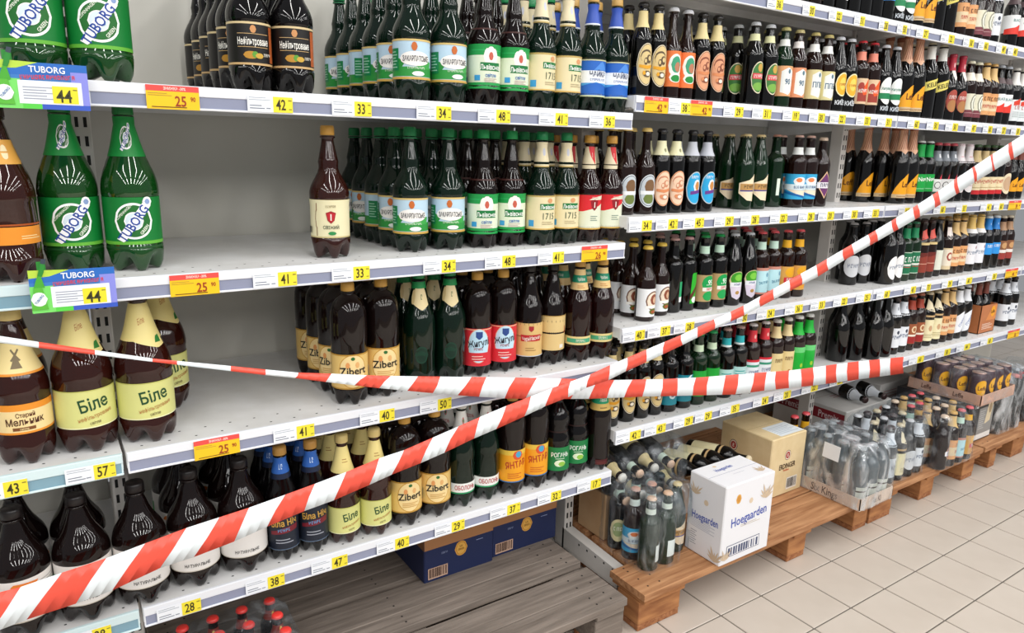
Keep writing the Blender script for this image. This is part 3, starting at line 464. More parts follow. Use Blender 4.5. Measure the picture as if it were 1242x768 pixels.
prod('bwh', 'large dark brown bottle, plain white label', 'W', 254, 50.5, PETD, '#171212',
     [('b', -158, 158, 42, 128, '#e9e6e2'), ('b', -158, 158, 42, 44, '#c9c2b4'), ('fine', 30, 70, 96, 118, 4, '#b4b2b4'), ('t', 'НАТУРАЛЬНЕ', 4, 56, 7, '#2c2c2c', 0, .8, .02), ('p', [(-22, 112), (20, 112), (26, 120), (-16, 122)], '#e9822c'), ('b', -70, -44, 78, 104, '#2a9a4a')])
prod('bni', 'black bottle with blue neck, dark pictorial label', 'T', 268, 34, PETK, '#b98a44',
     [('b', -106, 106, 30, 116, '#1b2230'), ('p', [(-32, 66), (32, 74), (32, 88), (-32, 80)], '#7a1e2c'), ('t', 'Біла Ніч', 0, 96, 15, '#d8a84a', 5, .75, .04), ('t', '~~~~~', 0, 78, 8, '#5aa4d8', 5), ('fine', -20, 20, 44, 58, 2, '#a0a4b0'), ('b', -106, 106, 30, 32, '#5d6f86')], [('b', -106, 106, 208, 244, '#2d5fae'), ('t', '~~', 0, 224, 12, '#cfe0f2', 0, .9, .03), ('b', -106, 106, 196, 208, '#16213a')])
prod('obw', 'green-black bottle, white neck and low white band', 'B', 288, 37.5, PETG, '#d8d8d0', [('b', -118, 118, 44, 70, '#eceeea'), ('b', -118, 118, 41, 45, '#2b9460'), ('t', 'ОБОЛОНЬ', 2, 58, 12, '#b3262e', 0, .7, .03)],
     [('b', -118, 118, 196, 260, '#e9ebe6'), ('t', 'ОБОЛОНЬ', 2, 212, 9, '#b3262e', 0, .6, .03), ('e', 2, 236, 8, 9, '#d68a8a'), ('e', 2, 236, 4, 5, '#4a9a6a')])
prod('yan', 'dark plastic bottle with orange label', 'Z', 284, 38.5, PETD, '#cf9e48', [('b', -121, 121, 40, 132, '#eda21f'), ('b', -121, 121, 118, 132, '#e8c24a'), ('e', 8, 118, 15, 13, '#d8542c'), ('e', 10, 120, 9, 9, '#4aa4c8'), ('t', 'ЯНТАР', 4, 92, 19, '#b3331f', 8, .7, .05), ('fine', -20, 20, 50, 68, 3, '#c9601f'), ('b', -121, 121, 40, 43, '#3b74b0')])
prod('rog', 'curvy dark bottle, round green label', 'H', 264, 38, PETK, '#2c8a4a', [('b', -119, 119, 36, 106, '#187a40'), ('e', 0, 58, 17, 10, '#dfeacc'), ('e', 6, 56, 11, 7, '#8fc04a'), ('t', 'РОГАНЬ', 0, 84, 13, '#eef6ec', 0, .75, .04), ('fine', -14, 14, 70, 75, 1, '#cfe4cc')], [('b', -119, 119, 148, 152, '#2a1614')])
prod('drk', 'slim dark bottle, yellow-green neck label', 'T', 292, 36, PETD, '#e0c060', [('b', -20, 20, 20, 36, '#4a1418'), ('fine', -16, 16, 20, 30, 3, '#7a3a34')], [('b', -113, 113, 186, 250, '#d9b866'), ('b', -113, 113, 204, 232, '#1f9a6c'), ('t', 'ЛЬВІВ', 2, 218, 12, '#eef4ea', 0, .7, .03), ('fine', -14, 14, 190, 198, 1, '#8a6a2c')])

# ---- glass
def oval(bg, art1, art2, z=78, rz=45, rs=22, ring=None):
    return [('e', 6, z, rs + 2, rz + 2, ring or '#e8dcc0'), ('e', 6, z, rs, rz, art1), ('e', 6, z, rs - 1.2, rz - 1.6, bg),
            ('e', 4, z + 20, rs * .66, rz * .34, art1), ('e', 4, z + 17, rs * .60, rz * .30, bg), ('e', 12, z + 14, rs * .34, rz * .22, art1), ('e', 14, z + 16, rs * .20, rz * .12, bg), ('e', 2, z + 8, rs * .22, rz * .18, art1), ('e', 1, z + 9, rs * .12, rz * .10, bg),
            ('p', [(6 - rs * .8, z - 8), (6, z - 12), (6 + rs * .8, z - 6), (6 + rs * .8, z + 1), (6, z - 3), (6 - rs * .8, z - 1)], art2),
            ('e', 8, z - 24, rs * .5, rz * .16, art1), ('e', 10, z - 24, rs * .26, rz * .10, '#eee6d4'), ('e', -2, z - 22, rs * .16, rz * .10, art2)]
prod('gcr', 'dark bottle, cream oval label and neck', 'L', 240, 27.5, GLK, '#15110f', oval('#dcc48a', '#5b4a34', '#e0a020', 82, 52, 27) + [], [('b', -86, 86, 176, 218, '#e2cf94')])
prod('gor', 'dark bottle, orange label, green-white emblem', 'N', 240, 27.5, GLB, '#d9dbe0', [('b', -86, 86, 32, 126, '#e8793c'), ('e', 6, 88, 22, 30, '#eef0e8'), ('e', 8, 90, 16, 22, '#3a9a74'), ('e', 12, 84, 10, 13, '#b87a5c'), ('e', 8, 56, 20, 13, '#eef0e8'), ('e', 8, 54, 15, 9, '#1d8a3a')])
prod('gsa', 'dark bottle, salmon oval label, cream neck', 'L', 240, 27.5, GLK, '#15110f', oval('#dfa07a', '#8a4a34', '#d88a5a', 82, 52, 27, '#e9c7a8'), [('b', -86, 86, 168, 212, '#dccb94')])
prod('gch', 'dark bottle, red-green oval label, silver cap', 'L', 240, 31, GLK, '#d0d4d8', [('e', 10, 80, 27, 46, '#e9dcc0'), ('e', 10, 80, 25, 43, '#3f7a3a'), ('b', -12, 34, 76, 92, '#d8404a'), ('t', '~~~~~~', 10, 84, 10, '#f6eee6', 0, .7, .04), ('e', 12, 108, 10, 12, '#c9a04a'), ('e', 10, 54, 20, 12, '#7ab04a')], [('b', -97, 97, 186, 206, '#dfe0b0')])
def ninety(c, t): return [('b', -97, 97, 34, 124, c), ('p', [(-14, 46), (14, 38), (30, 50), (30, 108), (8, 120), (-14, 108)], '#e9ece8'), ('t', t, 8, 78, 17, '#2f5a7a', 0, .8, .03), ('e', 12, 108, 5, 7, '#5a7a8a')]
prod('g90g', 'green-necked bottle, orange-cream hexagon label', 'L', 240, 31, GLG, '#c9c07a', ninety('#e2a874', '90'), [('b', -97, 97, 184, 204, '#eef0ea')])
prod('g90', 'brown bottle, orange-cream hexagon label', 'L', 240, 31, GLB, '#d0c48a', ninety('#e0946a', '90'), [('b', -97, 97, 184, 204, '#f3ece8')])
prod('gpp', 'dark bottle, yellow-cream hexagon label', 'L', 240, 31, GLB, '#cfc07a', ninety('#d9cf98', 'ППБ'), [('b', -97, 97, 180, 204, '#f3f3ee')])
prod('gci', 'dark bottle, round orange slice label', 'G', 240, 31, GLK, '#d9dce2', [('e', 10, 88, 27, 38, '#efe4b8'), ('e', 10, 88, 24, 34, '#eeb02c'), ('e', 10, 90, 14, 20, '#f2d05c'), ('t', '~~~~~~', 10, 88, 8, '#b05a14', 0, .7, .03), ('t', 'КИЇВ', 6, 30, 14, '#e8edf2', 0, .8, .04)])
prod('gem', 'dark bottle, orange-red emblem on cream label', 'S', 240, 31, GLB, '#d8323c', [('b', -97, 97, 32, 116, '#dfc09c'), ('p', [(-16, 40), (26, 40), (24, 66), (-16, 70)], '#9c3a2c'), ('p', [(-4, 80), (24, 116), (30, 110), (26, 66), (4, 60)], '#ee5a1e'), ('e', -6, 88, 12, 15, '#a3382c'), ('t', '~~~~~', 4, 76, 11, '#f6eeea', 0, .7, .05)], [('b', -97, 97, 176, 204, '#e88a74')])
prod('gwg', 'dark bottle, white round label, green band', 'G', 240, 31, GLK, '#d9dce2', [('e', 8, 84, 30, 46, '#eef1ee'), ('b', -22, 38, 56, 76, '#16824e'), ('t', 'Жигулівське', 8, 92, 10, '#5a8a7a', 0, .6, .02), ('t', 'КИЇВ', 6, 24, 14, '#dfe6ee', 0, .8, .04)])
prod('lef', 'tall champagne-style bottle, pointed orange label', 'C', 292, 35, GLK, '#9c5a3c', [('p', [(-34, 34), (44, 34), (44, 96), (34, 116), (16, 110), (-8, 86), (-24, 60)], '#f0a51c'), ('b', -34, 44, 22, 36, '#cdb48c'), ('t', 'Leffe', 22, 74, 22, '#5a2a14', 0, .8, .02), ('fine', -16, 32, 25, 32, 1, '#8a5a34')],
     [('b', -110, 110, 198, 284, '#d8a888'), ('p', [(-20, 198), (0, 186), (20, 198)], '#d8a888')] + [('p', [(-40 + i * 14, 204), (-36 + i * 14, 204), (-10 + i * 14, 280), (-14 + i * 14, 280)], '#9c5540') for i in range(5)])
prod('lef5', 'small dark bottle, pointed orange label', 'C', 232, 31, GLK, '#6a3a2c', [('p', [(-26, 34), (36, 34), (36, 84), (20, 100), (-8, 80)], '#f0a51c'), ('t', 'Leffe', 16, 62, 16, '#5a2a14', 0, .8, .02)], [('b', -97, 97, 176, 226, '#7a4034')])
prod('kel', 'tall dark bottle with slanting yellow band', 'L', 276, 33, GLK, '#e8e2c4', [('p', [(-30, 96), (40, 120), (40, 152), (-30, 130)], '#e6d66a'), ('t', 'KELER', 6, 125, 16, '#2a2a1c', 15, .8, .05)], [('b', -104, 104, 216, 262, '#e2e2dc')])
prod('grf', 'dark bottle, red foil neck, red-brown label', 'C', 250, 31.5, GLK, '#a3283c', [('e', 8, 74, 26, 42, '#a8493c'), ('e', 8, 56, 20, 22, '#b07a4a'), ('t', '~~~~', 10, 88, 14, '#f0d8d0', 0, .8, .04)], [('b', -99, 99, 188, 242, '#b8283c'), ('p', [(-10, 188), (20, 188), (30, 164), (10, 150)], '#efe6e0'), ('e', 8, 208, 7, 9, '#e8c0c0')])
prod('gar', 'dark bottle, concentric white arcs on label', 'L', 236, 31, GLB, '#e8e4c8', [('b', -97, 97, 20, 110, '#e2dfc8'), ('b', -97, 97, 20, 48, '#7a3a44'), ('e', 24, 74, 24, 34, '#8a8a78'), ('e', 25, 74, 20, 30, '#f0eee0'), ('e', 26, 74, 14, 22, '#8a8a78'), ('e', 27, 74, 10, 17, '#f0eee0'), ('fine', -16, 34, 34, 38, 1, '#d8b0b0')], [('b', -97, 97, 160, 192, '#f0e8d8')])
prod('gar2', 'dark bottle, brown-white square label', 'L', 236, 31, GLB, '#d8ccb4', [('b', -97, 97, 36, 122, '#8a5a3c'), ('b', -97, 97, 36, 64, '#9c3a34'), ('b', -97, 97, 66, 80, '#e9e2dc'), ('e', 10, 100, 15, 14, '#c89a6a')], [('b', -97, 97, 170, 208, '#b08a6a')])
prod('goc', 'dark bottle, orange-cream label, slanted neck paper', 'L', 240, 31, GLB, '#cfa35c', [('b', -97, 97, 34, 120, '#e0a36c'), ('b', -97, 97, 50, 88, '#e6cfa8'), ('t', '~~~', 8, 98, 15, '#5a3424', 0, .9, .03), ('t', '~~~~', 6, 68, 14, '#c23a2a', 0, .7, .04)], [('b', -97, 97, 178, 222, '#e0bc80'), ('p', [(-20, 178), (34, 178), (30, 160)], '#e0bc80')])
prod('gwr', 'dark bottle, white over red label', 'L', 240, 31, GLK, '#aeb4bc', [('b', -97, 97, 56, 124, '#eef0f0'), ('p', [(-40, 50), (50, 50), (50, 74), (20, 88), (0, 76), (-40, 70)], '#e23a2c'), ('t', 'BLACK', 6, 104, 11, '#5a8a8a', 0, .7, .02)], [('b', -97, 97, 166, 190, '#5a4a4c')])
prod('gwn', 'dark bottle, long white neck, white label', 'L', 240, 31, GLK, '#d8d4cc', [('b', -97, 97, 20, 108, '#e3e9ea'), ('p', [(-10, 100), (40, 122), (40, 88), (-10, 84)], '#d8402c'), ('t', '~~~', 12, 76, 16, '#b03a34', 0, .8, .04), ('fine', -10, 34, 34, 60, 4, '#9aa8a8')], [('b', -97, 97, 168, 222, '#f0eeea')])
prod('gsi', 'dark bottle, round silver label, yellow cap', 'N', 240, 30, GLB, '#e0c070', [('e', 6, 66, 31, 46, '#d8dde2'), ('e', 6, 66, 29, 43, '#5a646c'), ('e', 6, 66, 27, 41, '#c4ccd2'), ('e', 8, 78, 17, 20, '#7a5a3c'), ('e', 6, 44, 17, 14, '#6a7a3c'), ('b', -20, 32, 56, 66, '#eef0f2')])
prod('gpi', 'dark bottle, salmon-pink oval label, cream neck', 'L', 240, 29, GLK, '#17151a', oval('#f0cdb0', '#c98a6a', '#d88a5c', 72, 48, 28, '#e8a87c'), [('b', -91, 91, 166, 206, '#eeeac0'), ('e', 10, 182, 7, 8, '#8a8a60')])
prod('gbl', 'dark bottle, bright blue oval label, grey neck', 'L', 240, 29, GLK, '#17151a', [('e', 8, 72, 30, 48, '#c0c8cc'), ('e', 8, 72, 27, 45, '#2aa6dc'), ('e', 13, 78, 13, 19, '#eef0f0'), ('e', 14, 78, 9, 13, '#c98a4a'), ('p', [(-8, 52), (28, 58), (28, 68), (-8, 62)], '#6a3a8c'), ('t', '~~~~', 4, 104, 9, '#e8f4fa', 0, .8, .03)], [('b', -91, 91, 166, 206, '#c4c8d2')])
prod('ggd', 'green cone-necked bottle, diagonal cream label', 'G', 236, 32, GLG, '#e0c890', [('p', [(-28, 52), (0, 30), (36, 26), (40, 104), (30, 114), (4, 94), (-28, 84)], '#efdcbc'), ('b', -24, 38, 62, 82, '#c89a5a'), ('b', -24, 38, 58, 62, '#3a3a8a'), ('t', '~~~~~', 8, 73, 12, '#5a4a34', 0, .8, .03)])
prod('ggr', 'plain green bottle with small white back label', 'S', 240, 32, GLG, '#c9907c', [('b', -2, 10, 40, 96, '#e2ecdf')], [])
prod('gbb', 'amber bottle, blue-white beach label', 'S', 240, 32, GLB, '#e0b8a8', [('b', -101, 101, 28, 112, '#35a8d8'), ('e', 6, 88, 24, 14, '#eef0ee'), ('e', 2, 92, 12, 7, '#e8824a'), ('b', -101, 101, 60, 78, '#e0eef2'), ('t', 'BLUE BEARD', 6, 69, 9, '#3a5a8a', 0, .6, .03), ('p', [(-40, 60), (0, 44), (50, 34), (50, 58)], '#f0e0c8'), ('p', [(-50, 48), (50, 28), (50, 34), (-50, 56)], '#1464a8')], [('b', -101, 101, 176, 200, '#eef2f0')])
prod('gpu', 'dark bottle, purple diamond label', 'L', 236, 31, GLB, '#e0c8b0', [('p', [(-20, 76), (12, 122), (44, 76), (12, 28)], '#e0b890'), ('p', [(-16, 76), (12, 116), (40, 76), (12, 34)], '#6a3468'), ('b', -18, 42, 64, 84, '#f0ecf0'), ('t', '~~~~', 12, 74, 14, '#3a2a5a', 0, .8, .05)])
prod('ggl', 'dark bottle, bright green label and neck', 'S', 240, 32, GLK, '#dfe3df', [('b', -101, 101, 44, 112, '#17a044'), ('t', 'Nova', 8, 94, 17, '#f4faf4', 6, .8, .05), ('fine', -20, 20, 52, 60, 1, '#8ad49c')], [('b', -101, 101, 178, 226, '#12a048')])
prod('gwt', 'dark bottle, white label with red flame', 'L', 236, 31, GLK, '#b8404c', [('b', -97, 97, 26, 92, '#f0f0f0'), ('p', [(8, 92), (20, 92), (18, 116)], '#d83a4a'), ('e', 4, 68, 15, 14, '#5a5a5c'), ('e', 4, 68, 12, 11, '#f0f0f0'), ('b', -97, 97, 32, 42, '#3a5a4a')], [('b', -97, 97, 164, 204, '#7a8088'), ('e', 8, 184, 9, 8, '#e9e9ec')])
prod('gpk', 'dark bottle, pinkish white neck and label', 'L', 236, 31, GLK, '#e2ced2', [('e', 8, 74, 28, 38, '#ece6e6'), ('fine', -10, 26, 60, 84, 3, '#c9a8ac')], [('b', -97, 97, 158, 226, '#e9e2e4'), ('fine', -10, 16, 180, 186, 1, '#d0707c')])
prod('grb', 'dark bottle, cream neck, red-banded cream label', 'L', 236, 31, GLK, '#3a5a34', [('b', -97, 97, 26, 100, '#ecdcb4'), ('b', -97, 97, 26, 44, '#c8262c'), ('t', '~~~~~', 6, 80, 15, '#c0403a', 6, .7, .03), ('fine', -16, 26, 50, 60, 1, '#c0a878')], [('b', -97, 97, 162, 210, '#e4cc98'), ('e', 8, 186, 9, 7, '#a0a850')])
prod('gbr', 'dark bottle, big round cream label', 'L', 236, 31, GLB, '#2a2020', [('e', 6, 70, 28, 46, '#e8d9ba'), ('e', 6, 70, 20, 32, '#c9a888')], [('b', -97, 97, 176, 200, '#3a2a24')])
prod('gnn', 'small dark bottle, white square label, yellow cap', 'N', 222, 30, GLB, '#e0bc48', [('b', -40, 52, 14, 98, '#eceef0'), ('e', 16, 62, 27, 29, '#7a5a4a'), ('e', 16, 62, 23, 25, '#ead9c4'), ('e', 18, 66, 15, 16, '#8a4a34'), ('e', 20, 64, 8, 10, '#d8b090'), ('b', -10, 42, 40, 48, '#f6f4ee'), ('e', 16, 30, 15, 9, '#5a6a24'), ('e', 16, 29, 10, 5, '#a8522c')])
prod('gdk', 'plain dark bottle, narrow green-white side label', 'S', 232, 31, GLK, '#c9a098', [('b', 14, 30, 50, 98, '#2aa46a'), ('b', 14, 30, 34, 50, '#f0f0f0')])
prod('gdg', 'dark bottle, slanted green stripe label', 'S', 232, 31, GLK, '#cfa0a0', [('p', [(2, 24), (34, 24), (36, 122), (6, 122)], '#2ab02c'), ('p', [(2, 52), (34, 92), (34, 74), (2, 34)], '#5a2a20'), ('e', 20, 36, 12, 10, '#f0f0f0')])
prod('gdg2', 'dark bottle, white-framed green label', 'S', 236, 31, GLG, '#2a7a54', [('b', -30, 52, 28, 118, '#c9dcc8'), ('b', -27, 49, 31, 115, '#17704a'), ('t', '~~~', 10, 88, 22, '#eef6ee', 0, .7, .05), ('b', -12, 36, 62, 70, '#e0e0d8'), ('fine', -8, 32, 54, 60, 1, '#c8404a')], [('b', -97, 97, 172, 212, '#1d8a5a')])
prod('gsg', 'dark bottle, green star label, green cap', 'S', 236, 31, GLK, '#119a4c', [('b', -40, 52, 26, 112, '#b79a6a'), ('e', 10, 84, 25, 26, '#12a050'), ('t', '.95', 12, 88, 18, '#eef8ee', 0, .8, .05), ('b', -12, 34, 60, 72, '#f0ece4'), ('t', '~~~~', 11, 66, 9, '#c8262c', 0, .7, .04), ('e', 10, 44, 20, 15, '#18a050')], [('b', -97, 97, 178, 202, '#cdeed8')])
prod('gle', 'dark bottle, green leaf on white shield label', 'G', 236, 32, GLK, '#cfd3d8', [('e', 8, 84, 30, 30, '#d9c9a0'), ('e', 8, 90, 26, 22, '#3c9a24'), ('e', 10, 94, 15, 11, '#7ac844'), ('b', -18, 34, 64, 78, '#eceef4'), ('p', [(-18, 64), (34, 64), (26, 30), (8, 20), (-10, 30)], '#d8cfe0'), ('t', '~~~~~', 8, 71, 8, '#3a4a8a', 0, .8, .03), ('e', 8, 44, 8, 6, '#b08a4a')])
prod('gcb', 'dark bottle, pale blue square label, pink cap', 'S', 236, 31, GLB, '#e0545c', [('b', -40, 52, 26, 116, '#c98a7a'), ('b', -36, 48, 32, 106, '#b9e2ea'), ('t', '~~~~~~~~', 8, 66, 10, '#2f7a9a', 8, .55, .03), ('e', 18, 92, 6, 8, '#6aa0b8')], [('b', -97, 97, 176, 202, '#cfeede')])
prod('gyr', 'dark bottle, yellow-red label, red cap', 'S', 236, 31, GLB, '#e0545c', [('b', -40, 52, 26, 112, '#dba454'), ('e', 12, 92, 24, 17, '#f0b020'), ('b', -14, 42, 56, 74, '#d82a34'), ('t', '~~~~', 12, 65, 13, '#f8f0f0', 0, .8, .05), ('e', 12, 42, 17, 10, '#e8a030')], [('b', -97, 97, 176, 202, '#f0b428')])
prod('gbw', 'dark bottle, large greyish white label', 'L', 240, 33, GLK, '#c9c9cc', [('e', 0, 74, 36, 42, '#d8dade'), ('t', '~~~~~', 6, 76, 16, '#7a8498', 0, .8, .02)], [])
prod('gov', 'wide dark bottle, white egg-shaped label', 'L', 244, 36, GLK, '#d8d8da', [('e', 16, 66, 30, 46, '#f2f2f2'), ('t', '~~~~~', 18, 68, 14, '#7a8aa0', 0, .8, .02)], [])
prod('gbn', 'dark bottle, red-brown label, slanted neck paper', 'L', 240, 31, GLB, '#3a2420', [('b', -97, 97, 26, 108, '#8e3a2c'), ('fine', -20, 30, 58, 66, 1, '#d8a08a'), ('p', [(-30, 84), (40, 100), (40, 108), (-30, 108)], '#6a241c')], [('p', [(-16, 160), (24, 170), (24, 206), (-16, 196)], '#d8584c'), ('b', -97, 97, 140, 150, '#d8c088')])
prod('gbn2', 'dark bottle, brown-red label with medallion', 'L', 240, 31, GLB, '#a8624a', [('b', -97, 97, 30, 116, '#9c5634'), ('b', -97, 97, 32, 60, '#9a2424'), ('b', -97, 97, 62, 70, '#e9e0d0'), ('e', 10, 92, 14, 15, '#ead0a8'), ('e', 10, 92, 8, 9, '#a86a44')], [('b', -97, 97, 176, 214, '#a3402c')])
prod('gws', 'dark bottle, narrow white label', 'G', 236, 30, GLK, '#3a3a3a', [('b', -10, 34, 26, 112, '#dfe2d2'), ('b', -10, 34, 26, 28, '#2a2a2a')], [])
prod('gws2', 'dark bottle, white label and white neck', 'L', 240, 31, GLK, '#3a2a2a', [('b', -97, 97, 30, 112, '#e6e9ee'), ('e', 10, 94, 7, 8, '#3a4050'), ('t', '~~~~~', 8, 74, 15, '#4a5a7a', 0, .75, .03)], [('b', -97, 97, 160, 214, '#e6ebf2'), ('e', 8, 192, 6, 7, '#7a8498')])
prod('gwq', 'dark bottle, cream square label, white crest neck', 'S', 240, 31, GLB, '#8a7a5a', [('b', -97, 97, 24, 116, '#dcc8a0'), ('b', -97, 97, 40, 110, '#eadfca'), ('e', 10, 80, 15, 18, '#a0463c'), ('e', 11, 80, 9, 11, '#eadfca')], [('p', [(-18, 204), (22, 204), (20, 168), (2, 152), (-16, 168)], '#eee2dc')])
prod('gkr', 'dark bottle, white label, gold foil neck', 'L', 250, 33, GLK, '#e0bc6a', [('b', -104, 104, 34, 124, '#e9e9ee'), ('t', '~~~~~~~', 6, 84, 16, '#7a8aa0', 0, .7, .01), ('e', 20, 108, 4, 7, '#8a3a4a')], [('b', -104, 104, 186, 240, '#e3c070'), ('b', -104, 104, 170, 188, '#ececec')])
prod('gbu', 'dark bottle, sky blue label and neck', 'L', 240, 31, GLK, '#dfe9ee', [('b', -97, 97, 66, 118, '#2f94e0'), ('t', '~~~~', 10, 104, 14, '#eef6fc', 0, .8, .04)], [('b', -97, 97, 178, 228, '#2a86d8'), ('e', 6, 204, 4, 5, '#c9def0')])
prod('gyd', 'dark bottle, golden pictorial label, pale neck', 'L', 236, 32, GLK, '#c0a070', [('b', -50, 60, 36, 96, '#3a2a20'), ('b', -50, 60, 40, 58, '#e8c83c'), ('e', 14, 78, 14, 14, '#e8dcd0')], [('b', -101, 101, 156, 204, '#d8c4b0')])
prod('gte', 'dark bottle, teal square label and teal neck', 'S', 236, 31, GLK, '#1c2a2e', [('b', -97, 97, 24, 112, '#1f8a9c'), ('e', 8, 60, 14, 16, '#cfe6ea'), ('e', 8, 60, 8, 9, '#1f6a7c'), ('p', [(-10, 90), (14, 112), (22, 112), (0, 84)], '#e0ecec')], [])
prod('gtl', 'dark bottle, small teal neck label', 'S', 236, 31, GLK, '#b8958a', [('b', -97, 97, 60, 100, '#b8e0dc'), ('fine', -20, 24, 70, 90, 2, '#4aa8a8')], [('b', -97, 97, 180, 204, '#2ab0b8'), ('b', -97, 97, 174, 180, '#e8f0ee')])
prod('ggb', 'green bottle, bright green band, pale neck label', 'S', 236, 31, GLG, '#1a9a54', [('b', -97, 97, 30, 116, '#25a83c'), ('e', 8, 70, 15, 18, '#d8f0d0')], [('b', -97, 97, 176, 198, '#d6eccc')])
prod('grn', 'dark bottle, red neck label, white and red label', 'S', 236, 31, GLB, '#e4dcd8', [('b', -97, 97, 30, 106, '#e9f0f4'), ('b', -97, 97, 106, 114, '#d82a3a'), ('t', '~~~~~~', 6, 70, 13, '#3a5a8a', 0, .6, .03), ('b', -97, 97, 88, 96, '#3c9a7a')], [('b', -97, 97, 174, 214, '#d8323e'), ('e', 8, 192, 9, 7, '#f2b8b0')])
prod('gch2', 'dark bottle, cream label, cream neck sleeve', 'L', 236, 31, GLB, '#d8d4cc', [('b', -97, 97, 24, 118, '#e6d298'), ('e', 8, 44, 7, 8, '#b0803a'), ('t', '~~~~', 6, 92, 14, '#6a4a24', 0, .7, .02)], [('b', -97, 97, 172, 212, '#e4cf9a')])
prod('ggn', 'dark bottle, vivid green label and neck sleeve', 'L', 236, 31, GLB, '#e6e6e2', [('b', -97, 97, 24, 124, '#1fb03c'), ('b', -97, 97, 104, 124, '#6ad07a'), ('e', 10, 56, 7, 8, '#a8d040')], [('b', -97, 97, 168, 214, '#1fb43c')])
prod('gcm', 'dark bottle, cream label, slanted cream neck', 'L', 236, 31, GLK, '#cfc0a0', [('b', -97, 97, 24, 118, '#ece2b8'), ('e', 8, 80, 9, 13, '#c9a07a'), ('fine', -16, 28, 36, 56, 3, '#a89a6a')], [('p', [(-24, 164), (26, 150), (26, 186), (-24, 208)], '#eee0be'), ('b', -97, 97, 130, 138, '#c9a878')])
prod('gwd', 'dark bottle, diagonal white label, white neck', 'L', 240, 31, GLK, '#d8dce2', [('p', [(-20, 24), (14, 34), (50, 90), (50, 134), (10, 124), (-20, 100)], '#eef1f6'), ('t', '~~~~~~', 14, 80, 13, '#4a6aa8', 58, .8, .02)], [('b', -97, 97, 168, 220, '#eef1f6')])
prod('mag', 'very large black glass bottle, no front label', 'C', 262, 38, GLK, '#e08a84', [], [])
PET_CODES = {k for k, v in P.items() if v[1] in PETS}

BMESH = {}
def bottle_meshes(code):
    if code in BMESH: return BMESH[code]
    desc, pr, H, R, body, cap, els, neck, spin = P[code]
    H /= 1000.0; R /= 1000.0
    prof = [(a * H, b * R) for a, b in PROF[pr]]
    pet = pr in PETS
    fine = []                                  # a smoother outline for the shoulders
    for a, b in zip(prof, prof[1:]):
        fine.append(a)
        if b[0] - a[0] > 0.008 and a[0] > 0.3 * H: fine.append(((a[0] + b[0]) / 2, (a[1] + b[1]) / 2 + (0.0004 if b[1] < a[1] and a[0] < .66 * H else 0)))
    fine.append(prof[-1])
    parts = []
    b = MB(); lathe_mb(b, fine, body, 40 if pet else 24, 0.040 if pet else 0)
    parts.append(('body', b.mesh('body')))
    b = MB()
    cm = mat('cap' + cap, cap, 0.35, 0.5)
    if pet:
        cr = 0.0145 if R < .045 else 0.0175
        lathe_mb(b, [(.928 * H, cr), (.934 * H, cr * 1.03), (.985 * H, cr), (H, cr * .9)], cm, 24, 0, 1)
    elif pr == 'C':
        lathe_mb(b, [(.94 * H, .40 * R), (.95 * H, .45 * R), (.99 * H, .45 * R), (H, .36 * R)], cm, 16)
    else:
        lathe_mb(b, [(.955 * H, .0150), (.962 * H, .0152), (.99 * H, .0132), (H, .0105)], cm, 20, 0, 1)
    parts.append(('cap', b.mesh('cap')))
    f = wrap(prof)
    if els:
        b = MB(); draw(b, f, els); parts.append(('label', b.mesh('label')))
    if neck:
        b = MB()
        nk = []
        for e in neck:
            nk.append(e)
        draw(b, f, nk); parts.append(('neck_label', b.mesh('neck_label')))
    BMESH[code] = parts
    return parts

ORD = ['first', 'second', 'third', 'fourth', 'fifth', 'sixth', 'seventh', 'eighth', 'ninth', 'tenth', 'eleventh', 'twelfth', 'thirteenth', 'fourteenth', 'fifteenth', 'sixteenth', 'seventeenth', 'eighteenth', 'nineteenth', 'twentieth', 'twenty-first']
def short(desc): return desc
def add_bottle(code, loc, label, group, rz=0.0, rot=None, catg='bottle'):
    nm = 'plastic_bottle' if code in PET_CODES else 'glass_bottle'
    root = empty(nm, loc, P[code][8] + rz)
    if rot is not None: root.rotation_euler = rot
    tag(root, label, catg, group)
    for pn, me in bottle_meshes(code):
        link(bpy.data.objects.new(pn, me), root)
    return root

# ------------------------------------------------------------------ floor
TS = 0.184
GX, GY = 1.8384, -0.2702
fl = box_obj('floor', -3.0, 9.0, -4.5, 1.6, -0.03, -0.003, GROUT)
tag(fl, kind='structure')
tb = MB(); g = 0.0022
tb.box(g, TS - g, g, TS - g, -0.012, 0.0, TILE, None, 0.0014)
tile_me = tb.mesh('tile', True)
rest = MB()
i0, i1, j0, j1 = -5, 17, -6, 3
for i in range(-20, 34):
    for j in range(-18, 9):
        x, y = GX + i * TS, GY + j * TS
        if i0 <= i < i1 and j0 <= j < j1:
            o = bpy.data.objects.new('tile', tile_me); o.location = (x, y, 0); link(o, fl)
        else:
            rest.box(x + g, x + TS - g, y + g, y + TS - g, -0.012, 0.0, TILE)
o = rest.obj('tile', fl); o['kind'] = 'stuff'

